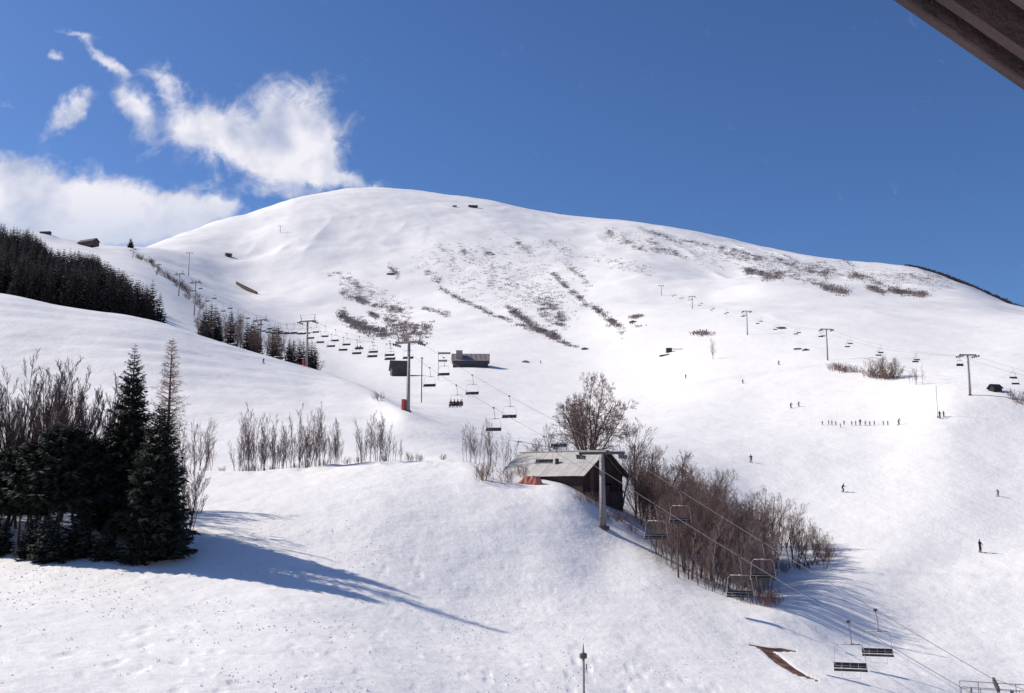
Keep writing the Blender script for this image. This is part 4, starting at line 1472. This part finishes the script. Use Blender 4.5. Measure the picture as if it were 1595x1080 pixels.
# ------------------------------------------------------------------ buildings on the slopes
def chalet(name, label, loc, rz, L, W, wall_h, roof_h, wm, rm, ov=0.7, windows=0, extra=None, rn=0):
    t = thing(name, label, 'building', loc, rz)
    MB().box((0, 0, wall_h / 2 - 0.6), (L, W, wall_h + 1.2)).build('wall', wm, t)
    g = MB()
    for s in (-1, 1):
        n = len(g.v)
        x = s * L / 2
        g.v += [(x, -W / 2, wall_h), (x, W / 2, wall_h), (x, 0, wall_h + roof_h * (W / (W + 2 * ov))), (x - s * 0.2, -W / 2, wall_h), (x - s * 0.2, W / 2, wall_h), (x - s * 0.2, 0, wall_h + roof_h * (W / (W + 2 * ov)))]
        g.f += [(n, n + 1, n + 2), (n + 5, n + 4, n + 3), (n, n + 3, n + 4, n + 1), (n + 1, n + 4, n + 5, n + 2), (n + 2, n + 5, n + 3, n)]
    g.build('gable', wm, t)
    for s in (-1, 1):
        m = MB()
        e = wall_h - 0.15
        rz_ = wall_h + roof_h
        if s < 0:
            m.slab((-L / 2 - ov, -W / 2 - ov, e), (L / 2 + ov, -W / 2 - ov, e), (L / 2 + ov, 0, rz_), (-L / 2 - ov, 0, rz_), 0.16)
        else:
            m.slab((-L / 2 - ov, 0, rz_), (L / 2 + ov, 0, rz_), (L / 2 + ov, W / 2 + ov, e), (-L / 2 - ov, W / 2 + ov, e), 0.16)
        m.build('roof', rm, t)
    for k in range(windows):
        x = -L / 2 + L * (k + 0.5) / windows
        MB().box((x, -W / 2 - 0.03, wall_h * 0.55), (min(1.2, L / windows * 0.55), 0.06, 1.1)).build('window', M['glass'], t)
    return t


b = hit(733, 571, 380)
st = chalet('mountain_restaurant', 'long grey-roofed building with a square turret in the middle of the piste', b, 0.03, 16.5, 11.0, 2.0, 3.9, M['far_wall'], M['far_roof'], ov=0.8, windows=7)
MB().box((-5.3, -3.0, 4.2), (3.0, 3.4, 5.4)).build('turret', M['far_roof'], st)
for k in range(9):
    MB().box((-8.6 + k * 2.15, -2.9, 4.35 + 0.02), (0.09, 5.6, 0.09), Matrix.Rotation(math.radians(30.5), 3, 'X')).build('roof_batten', M['far_wall'], st)
b = hit(622, 586, 380)
ch = chalet('dark_chalet', 'small dark chalet with a steep roof just left of the pylon with the red pad', b, 0.25, 7.2, 6.5, 2.6, 4.0, M['far_wall'], M['far_wall'], ov=0.6, windows=3)
b = hit(737, 324, 1500, 1900) or on(737, 1730)
chalet('summit_hut', 'tiny dark flat hut just below the mountain top', b, 0.1, 14, 6, 2.6, 1.6, M['far_wall'], M['far_wall'], windows=3)
MB_ = hit(708, 323, 1500, 1900) or on(708, 1730)
chalet('summit_cabin', 'faint pale cabin left of the tiny dark summit hut', MB_, 0, 6, 4, 1.8, 1.2, M['far_roof'], M['far_roof'])
b = on(118, 960)
chalet('ridge_farm', 'dark low building on the far left ridge above the black wood', b + Vector((0, 0, 1.0)), -0.45, 21, 8, 3.2, 3.4, M['far_wall'], M['far_wall'], windows=5)
b = on(48, 985)
chalet('ridge_barn', 'flat dark barn partly hidden by the top of the black wood', b, -0.1, 9, 6, 1.6, 1.2, M['far_wall'], M['far_wall'])
b = hit(356, 400, 700, 1700)
chalet('bowl_hut', 'tiny peaked hut alone in the white bowl left of the mountain', b, 0.5, 6.5, 5, 1.6, 2.6, M['far_wall'], M['far_wall'])
b = hit(1550, 610, 180)
chalet('slope_shed', 'black shed with a sloping side low on the far right', b, 0.3, 2.4, 2.0, 0.8, 0.9, M['black'], M['black'], ov=0.3)
b = hit(1042, 550, 260)
sh = thing('drag_lift_shelter', 'dark shelter with a long horizontal boom on the open piste', 'shelter', b, 0.0)
MB().box((0, 0, 0.9), (2.6, 2.2, 2.2)).build('cabin', M['far_wall'], sh)
MB().box((4.5, 0, 1.55), (11, 0.25, 0.25)).build('boom', M['far_wall'], sh)
MB().box((-3.6, -9, -2.6), (4.5, 1.2, 0.6), Matrix.Rotation(-0.15, 3, 'Y')).build('barrier', M['far_wall'], sh)
for px, py, lb in ((1243, 545, 'left of two dark rocks showing on the open right slope'), (1255, 547, 'right of two dark rocks showing on the open right slope'), (819, 565, 'small dark rock right of the long grey-roofed building'),
                   (986, 503, 'dark rock beneath the streak of scrub right of centre'), (608, 428, 'dark rock outcrop at the left end of the scrub'), (911, 545, 'tiny rock past the right end of the long scrub line'),
                   (1218, 513, 'small rock left of the second T-shaped pylon')):
    h = hit(px, py, 260)
    s = h.y / F * 5.0
    r = MB()
    rr = random.Random(px)
    import bmesh
    bmx = bmesh.new()
    bmesh.ops.create_icosphere(bmx, subdivisions=2, radius=1.0)
    for v in bmx.verts:
        v.co *= 1 + rr.uniform(-0.22, 0.22)
        v.co.x *= 1.3
        v.co.z *= 0.6
    mm = bpy.data.meshes.new('rock')
    bmx.to_mesh(mm)
    bmx.free()
    mm.materials.append(M['rock'])
    o = link('rock', mm)
    o.location = h
    o.scale = (s, s, s)
    tag(o, lb, 'rock')
# dark retaining wall in the bowl
a = hit(368, 443, 500)
b = hit(400, 459, 500)
d = b - a
t = thing('retaining_wall', 'short dark wall lying slantwise in the white bowl', 'wall', (a + b) / 2, math.atan2(d.y, d.x))
tilt = math.atan2(d.z, math.hypot(d.x, d.y))
MB().box((0, 0, 0.3), (d.length, 1.0, 4.2), Matrix.Rotation(-tilt, 3, 'Y')).build('wall_face', M['wood'], t)
MB().box((0, -0.1, 2.5), (d.length * 1.02, 1.3, 0.3), Matrix.Rotation(-tilt, 3, 'Y')).build('coping', M['wood'], t)


# ------------------------------------------------------------------ people
def skin_person(pose):
    P = {}
    if pose == 'stand':
        J = dict(pel=(0, 0, .95), ch=(0, .03, 1.30), nk=(0, .02, 1.50), hd=(0, .0, 1.63), ht=(0, 0, 1.74),
                 sl=(-.19, .02, 1.42), el=(-.27, -.06, 1.16), hl=(-.25, -.24, 1.0), sr=(.19, .02, 1.42), er=(.27, -.06, 1.16), hr=(.25, -.24, 1.0),
                 tl=(-.10, 0, .90), kl=(-.12, -.06, .50), al=(-.12, .02, .10), fl=(-.12, -.13, .05), tr=(.10, 0, .90), kr=(.12, -.06, .50), ar=(.12, .02, .10), fr=(.12, -.13, .05))
    elif pose == 'ski':
        J = dict(pel=(0, .12, .80), ch=(0, -.06, 1.12), nk=(0, -.16, 1.30), hd=(0, -.20, 1.43), ht=(0, -.20, 1.54),
                 sl=(-.20, -.10, 1.23), el=(-.34, -.18, 1.02), hl=(-.32, -.42, .95), sr=(.20, -.10, 1.23), er=(.36, -.16, 1.02), hr=(.34, -.40, .98),
                 tl=(-.10, .12, .76), kl=(-.14, -.16, .46), al=(-.14, .04, .10), fl=(-.14, -.12, .05), tr=(.10, .12, .76), kr=(.14, -.16, .46), ar=(.14, .04, .10), fr=(.14, -.12, .05))
    else:  # sit
        J = dict(pel=(0, 0, .10), ch=(0, .06, .46), nk=(0, .04, .66), hd=(0, .02, .79), ht=(0, .02, .90),
                 sl=(-.19, .05, .58), el=(-.26, -.08, .34), hl=(-.16, -.32, .30), sr=(.19, .05, .58), er=(.26, -.08, .34), hr=(.16, -.32, .30),
                 tl=(-.10, -.03, .08), kl=(-.12, -.46, .12), al=(-.12, -.50, -.34), fl=(-.12, -.66, -.38), tr=(.10, -.03, .08), kr=(.12, -.46, .12), ar=(.12, -.50, -.34), fr=(.12, -.66, -.38))
    rad = dict(pel=.15, ch=.17, nk=.065, hd=.105, ht=.07, sl=.085, sr=.085, el=.062, er=.062, hl=.05, hr=.05, tl=.11, tr=.11, kl=.085, kr=.085, al=.07, ar=.07, fl=.05, fr=.05)
    ed = [('pel', 'ch'), ('ch', 'nk'), ('nk', 'hd'), ('hd', 'ht'), ('ch', 'sl'), ('sl', 'el'), ('el', 'hl'), ('ch', 'sr'), ('sr', 'er'), ('er', 'hr'),
          ('pel', 'tl'), ('tl', 'kl'), ('kl', 'al'), ('al', 'fl'), ('pel', 'tr'), ('tr', 'kr'), ('kr', 'ar'), ('ar', 'fr')]
    ks = list(J)
    m = bpy.data.meshes.new('body')
    m.from_pydata([J[k] for k in ks], [(ks.index(a), ks.index(b)) for a, b in ed], [])
    o = bpy.data.objects.new('body', m)
    COL.objects.link(o)
    md = o.modifiers.new('skin', 'SKIN')
    sv = m.skin_vertices[0].data
    for i, k in enumerate(ks):
        sv[i].radius = (rad[k], rad[k])
        sv[i].use_root = (k == 'pel')
    s2 = o.modifiers.new('sub', 'SUBSURF')
    s2.levels = 1
    dg = bpy.context.evaluated_depsgraph_get()
    me2 = bpy.data.meshes.new_from_object(o.evaluated_get(dg))
    bpy.data.objects.remove(o)
    hz = J['nk'][2] + 0.05
    wz = J['pel'][2]
    me2.materials.clear()
    return me2, hz, wz, J, pose


def dress(base, top, trous, name='body'):
    me2, hz, wz, J, pose = base
    m = me2.copy()
    m.materials.append(top)
    m.materials.append(trous)
    m.materials.append(M['skin'])
    for p in m.polygons:
        c = p.center
        p.use_smooth = True
        if c.z > hz + 0.02 and abs(c.x) < 0.13:
            p.material_index = 2 if (c.z < hz + 0.14 and c.y < J['hd'][1]) else 0
        elif (c.z < wz + 0.02 and abs(c.x) < 0.24) or (pose == 'sit' and c.y < -0.15 and c.z < 0.24):
            p.material_index = 1
        else:
            p.material_index = 0
    return m


BASE = {p: skin_person(p) for p in ('stand', 'ski', 'sit')}
BODY = {}
for p in BASE:
    for cn, (a, b) in dict(black=('black', 'black'), navy=('navy', 'black'), red=('redc', 'grey'), grey=('grey', 'navy')).items():
        BODY[p, cn] = dress(BASE[p], M[a], M[b])
SKI = MB()
for s in (-1, 1):
    SKI.tube([(s * .13, .75, .02), (s * .13, 0, .015), (s * .13, -.80, .02), (s * .13, -.98, .10)], .035, 4)
ski_me = SKI.mesh('skis', M['grey'])
POLE = MB()
for s in (-1, 1):
    POLE.tube([(s * .28, -.26, 1.02), (s * .36, .10, 0.02)], .012, 4)
pole_me = POLE.mesh('ski_poles', M['steel_dark'])
HAT = MB().tube([(0, 0, 0), (0, 0, 0.07), (0, 0, 0.13)], [.115, .11, .05], 10)
hat_me = HAT.mesh('hat', M['black'])


def person(loc, label, pose='ski', col='black', rz=0.0, skis=True, sc=1.0, group=None):
    t = thing('person', label, 'person', loc, rz, group)
    t.scale = (sc, sc, sc)
    link('body', BODY[pose, col], t)
    h = link('hat', hat_me, t)
    h.location = (0, BASE[pose][3]['hd'][1], BASE[pose][3]['hd'][2] + 0.045)
    if skis:
        link('skis', ski_me, t)
        link('ski_poles', pole_me, t)
    return t


for px, py, lb, pose, col, rz, sc in (
        (1527, 861, 'person in dark clothes standing alone on the lower right piste', 'stand', 'black', 0.4, 1.0),
        (1313, 767, 'skier in dark clothes leaning into a turn above the right end of the grove', 'ski', 'black', 0.8, 0.95),
        (1170, 721, 'skier in dark clothes on the piste above the grove', 'ski', 'black', -0.5, 0.95),
        (1232, 637, 'left and larger of two skiers close together in the middle of the piste', 'ski', 'black', 0.3, 1.0),
        (1244, 634, 'right and smaller of two skiers close together in the middle of the piste', 'ski', 'grey', 0.3, 0.9),
        (1464, 653, 'person standing at the foot of the thin pole on the right slope', 'stand', 'black', 0.3, 1.0),
        (1470, 650, 'second person just right of the thin pole, smaller', 'stand', 'grey', 0.3, 0.8),
        (410, 567, 'skier alone just below the left crest', 'ski', 'black', 0.9, 0.9),
        (1400, 663, 'crouching pale figure at the right end of the ski class', 'ski', 'grey', 1.9, 1.0),
        (1555, 775, 'faint grey skier near the right edge, above the standing person', 'ski', 'grey', -1.0, 0.75),
        (1068, 590, 'tiny skier high up below the dark shelter', 'ski', 'grey', 0.2, 1.0),
        (1157, 598, 'tiny skier between the dark shelter and the reddish bushes', 'ski', 'grey', 0.2, 0.9),
        (1213, 570, 'tiny skier left of the two dark rocks', 'ski', 'grey', 0.2, 1.0),
        (842, 567, 'tiny skier right of the long grey-roofed building', 'ski', 'grey', 0.2, 1.0)):
    h = hit(px, py, 120 if px > 900 else 180)
    if h is None:
        print('no hit person', px, py)
        continue
    print('person', px, py, 'Y', round(h.y))
    person(h, lb, pose, col, rz, True, sc)
for i, px in enumerate((1281, 1291, 1296, 1302, 1309, 1315, 1327, 1333, 1340, 1348, 1355, 1362, 1376, 1383)):
    h = hit(px, 663 + (4 if i == 4 else 0) + random.uniform(-0.6, 0.6), 150)
    person(h, 'small skier of the ski class standing in a row across the right slope', 'stand', 'black' if i == 8 else 'grey', random.uniform(-1, 1), False, 0.62 if i != 8 else 0.9, 'ski class in a row')
# the riders
pch = rope_at(-1, 157)
Rm = Matrix.Rotation(brz, 3, 'Z')
for k, (col, lb) in enumerate((('black', 'leftmost of the four riders on the chair, in black'), ('navy', 'second rider from the left on the chair, in dark blue'),
                               ('black', 'third rider from the left on the chair, in black'), ('red', 'rightmost rider on the chair, in dark red'))):
    off = Rm @ Vector((-0.84 + 0.56 * k, -0.10, -3.21))
    person(pch + off, lb, 'sit', col, brz, False, 0.98)
pch = rope_at(1, 240)
for k, lb in enumerate(('left rider of a pair on a far chair left of the red-padded pylon', 'right rider of a pair on a far chair left of the red-padded pylon')):
    pc = rope_at(1, 197 + 14.5 * 3 + 6)
    person(pc + Rm @ Vector((-0.4 + 0.8 * k, -0.10, -3.21)), lb, 'sit', 'black', brz, False, 0.98)

# ------------------------------------------------------------------ poles
h = on(905.5, 45.0)
t = thing('marker_post', 'slim grey post with a dark ring near its tip at the bottom of the photo', 'post', h)
top = at(905.5, 1002, 45.0).z - h.z
MB().tube([(0, 0, -0.3), (0, 0, top - 0.55)], 0.055, 8).build('pole', M['steel'], t, True)
MB().tube([(0, 0, top - 0.6), (0, 0, top - 0.3), (0, 0, top)], [0.05, 0.045, 0.012], 8).build('tip', M['steel'], t, True)
MB().tube([(0, 0, top - 0.66), (0, 0, top - 0.62), (0, 0, top - 0.46), (0, 0, top - 0.42)], [0.11, 0.165, 0.165, 0.11], 12).build('ring', M['steel_dark'], t)
MB().box((0.13, 0, top - 1.0), (0.04, 0.06, 0.25)).build('bracket', M['steel_dark'], t)
h = hit(1461, 652, 180)
t = thing('flag_pole', 'thin pale pole above two people on the right slope', 'pole', h)
MB().tube([(0, 0, -0.3), (0, 0, at(1461, 600, h.y).z - h.z)], 0.06, 5).build('mast', M['steel'], t)
MB().tube([(0, 0, -0.2), (0, 0, 0.4)], 0.14, 6).build('socket', M['steel_dark'], t)
h = on(655.5, 300)
t = thing('power_pole', 'dark wooden pole right of the pylon with the red pad', 'pole', h)
H = at(655, 556, 300).z - h.z
MB().tube([(0, 0, -0.4), (0, 0, H)], 0.16, 6).build('pole', M['wood'], t)
MB().box((0, 0, H - 0.5), (1.2, 0.12, 0.12)).build('crossarm', M['wood'], t)
h = on(686, 400)
t = thing('sign_frame', 'faint frame with two boards left of the long grey-roofed building', 'sign', h)
H = at(686, 547, 400).z - h.z
MB().tube([(-1.2, 0, -0.4), (-1.2, 0, H)], 0.10, 5).build('post', M['steel'], t)
MB().box((1.2, 0, H - 0.9), (5.0, 0.15, 0.8)).build('board', M['far_roof'], t)
MB().box((0.6, 0, H - 4.0), (3.6, 0.15, 0.8)).build('board', M['far_roof'], t)

# ------------------------------------------------------------------ clods and dead stalks on the foreground snow
cv_, cf_ = [], []
ico = [(0, 0, 1), (.9, 0, .4), (.28, .85, .4), (-.72, .53, .4), (-.72, -.53, .4), (.28, -.85, .4)]
rc = random.Random(9)
cnt = 0
while cnt < 1500:
    Y = 41 + 62 * rc.random()
    px = rc.uniform(-60, 1150)
    a, e = ray(px, 950)
    x = a * Y
    dn = float(vnoise(np.array(x / 4.0 + 9), np.array(Y / 5.0 + 4)))
    if dn < 0.06 + 0.12 * (px > 600) and rc.random() < 0.93:
        continue
    z = g_(x, Y)
    s = rc.uniform(0.03, 0.09) * (1.3 if rc.random() < 0.1 else 1)
    an = rc.uniform(0, 6.28)
    n = len(cv_)
    for (vx, vy, vz) in ico:
        q = 1 + rc.uniform(-0.25, 0.25)
        cv_.append((x + s * q * (vx * math.cos(an) - vy * math.sin(an)) * 1.2, Y + s * q * (vx * math.sin(an) + vy * math.cos(an)), z - s * 0.25 + s * q * vz))
    for k in range(5):
        cf_.append((n, n + 1 + k, n + 1 + (k + 1) % 5))
    cf_.append((n + 1, n + 5, n + 4, n + 3, n + 2))
    cnt += 1
m_ = bpy.data.meshes.new('snow_clods')
m_.from_pydata(cv_, [], cf_)
m_.materials.append(M['clod'])
tag(link('snow_clods', m_), 'small lumps of crusted snow strewn over the foreground slope', 'snow lumps', kind='stuff')
sv_ = MB()
for k in range(420):
    Y = 42 + 60 * rc.random()
    px = rc.uniform(-60, 900)
    a, e = ray(px, 950)
    x = a * Y
    if float(vnoise(np.array(x / 3.0 + 2), np.array(Y / 4.0 + 1))) < 0.08:
        continue
    z = g_(x, Y)
    for q in range(3):
        d = Vector((rc.gauss(0, 0.08), rc.gauss(0, 0.08), rc.uniform(0.06, 0.22)))
        p = Vector((x + rc.gauss(0, 0.05), Y + rc.gauss(0, 0.05), z - 0.03))
        sv_.tube([p, p + d], [0.012, 0.005], 3, cap=False)
tag(sv_.build('dead_stalks', M['twig_pale'], None), 'dead grass stalks poking through the foreground snow', 'stalks', kind='stuff')

# ------------------------------------------------------------------ the roof overhang we look out from under
# verge line seen from (1415,0) to (1595,125)
Yv = 2.2
p0 = at(1413, 0, Yv)
p1 = at(1596, 126, Yv)
dl = (p1 - p0).normalized()
ridge = p0 - dl * 1.9
eave = p1 + dl * 1.3
nrm = Vector((-dl.z, 0, dl.x))
if nrm.z < 0:
    nrm = -nrm
HB = 0.13          # visible depth of the barge board
DPT = 4.2
rt = thing('roof_overhang', 'dark wooden roof edge cutting the top right corner, its soffit just showing', 'roof', (ridge.x, ridge.y, ridge.z))
o0 = Vector((0, 0, 0))
E_ = eave - ridge
mb = MB()
mb.slab(o0, E_, E_ + nrm * HB, nrm * HB, 0.035)
bo = mb.build('barge_board', M['barge'], rt)
bv = bo.modifiers.new('b', 'BEVEL')
bv.width = 0.004
# timber directly behind the board, then soffit boards
m = MB()
m.slab(o0 + Vector((0, -0.075, 0)) + nrm * 0.012, E_ + Vector((0, -0.075, 0)) + nrm * 0.012, E_ + Vector((0, -0.075, 0)) + nrm * HB, Vector((0, -0.075, 0)) + nrm * HB, 0.035)
m.build('verge_rafter', M['barge'], rt)
for k in range(26):
    y0 = -0.115 - k * 0.15
    y1 = y0 - 0.143
    a = nrm * (HB * 0.62)
    MB().slab(a + Vector((0, y0, 0)), E_ + a + Vector((0, y0, 0)), E_ + a + Vector((0, y1, 0)), a + Vector((0, y1, 0)), -0.02 if True else 0).build('soffit_board', M['soffit'], rt)
m = MB()
a = nrm * (HB + 0.02)
m.slab(a + Vector((0, 0.10, 0)), a + Vector((0, -DPT, 0)), E_ + a + Vector((0, -DPT, 0)), E_ + a + Vector((0, 0.10, 0)), -0.05)
m.build('roof_deck', M['roof2'], rt)
m = MB().box((E_.x * 0.97, -DPT + 0.4, -3.0 + E_.z), (0.18, 0.18, 8.0)).build('post', M['wood'], rt)

print('objects', len(bpy.data.objects))
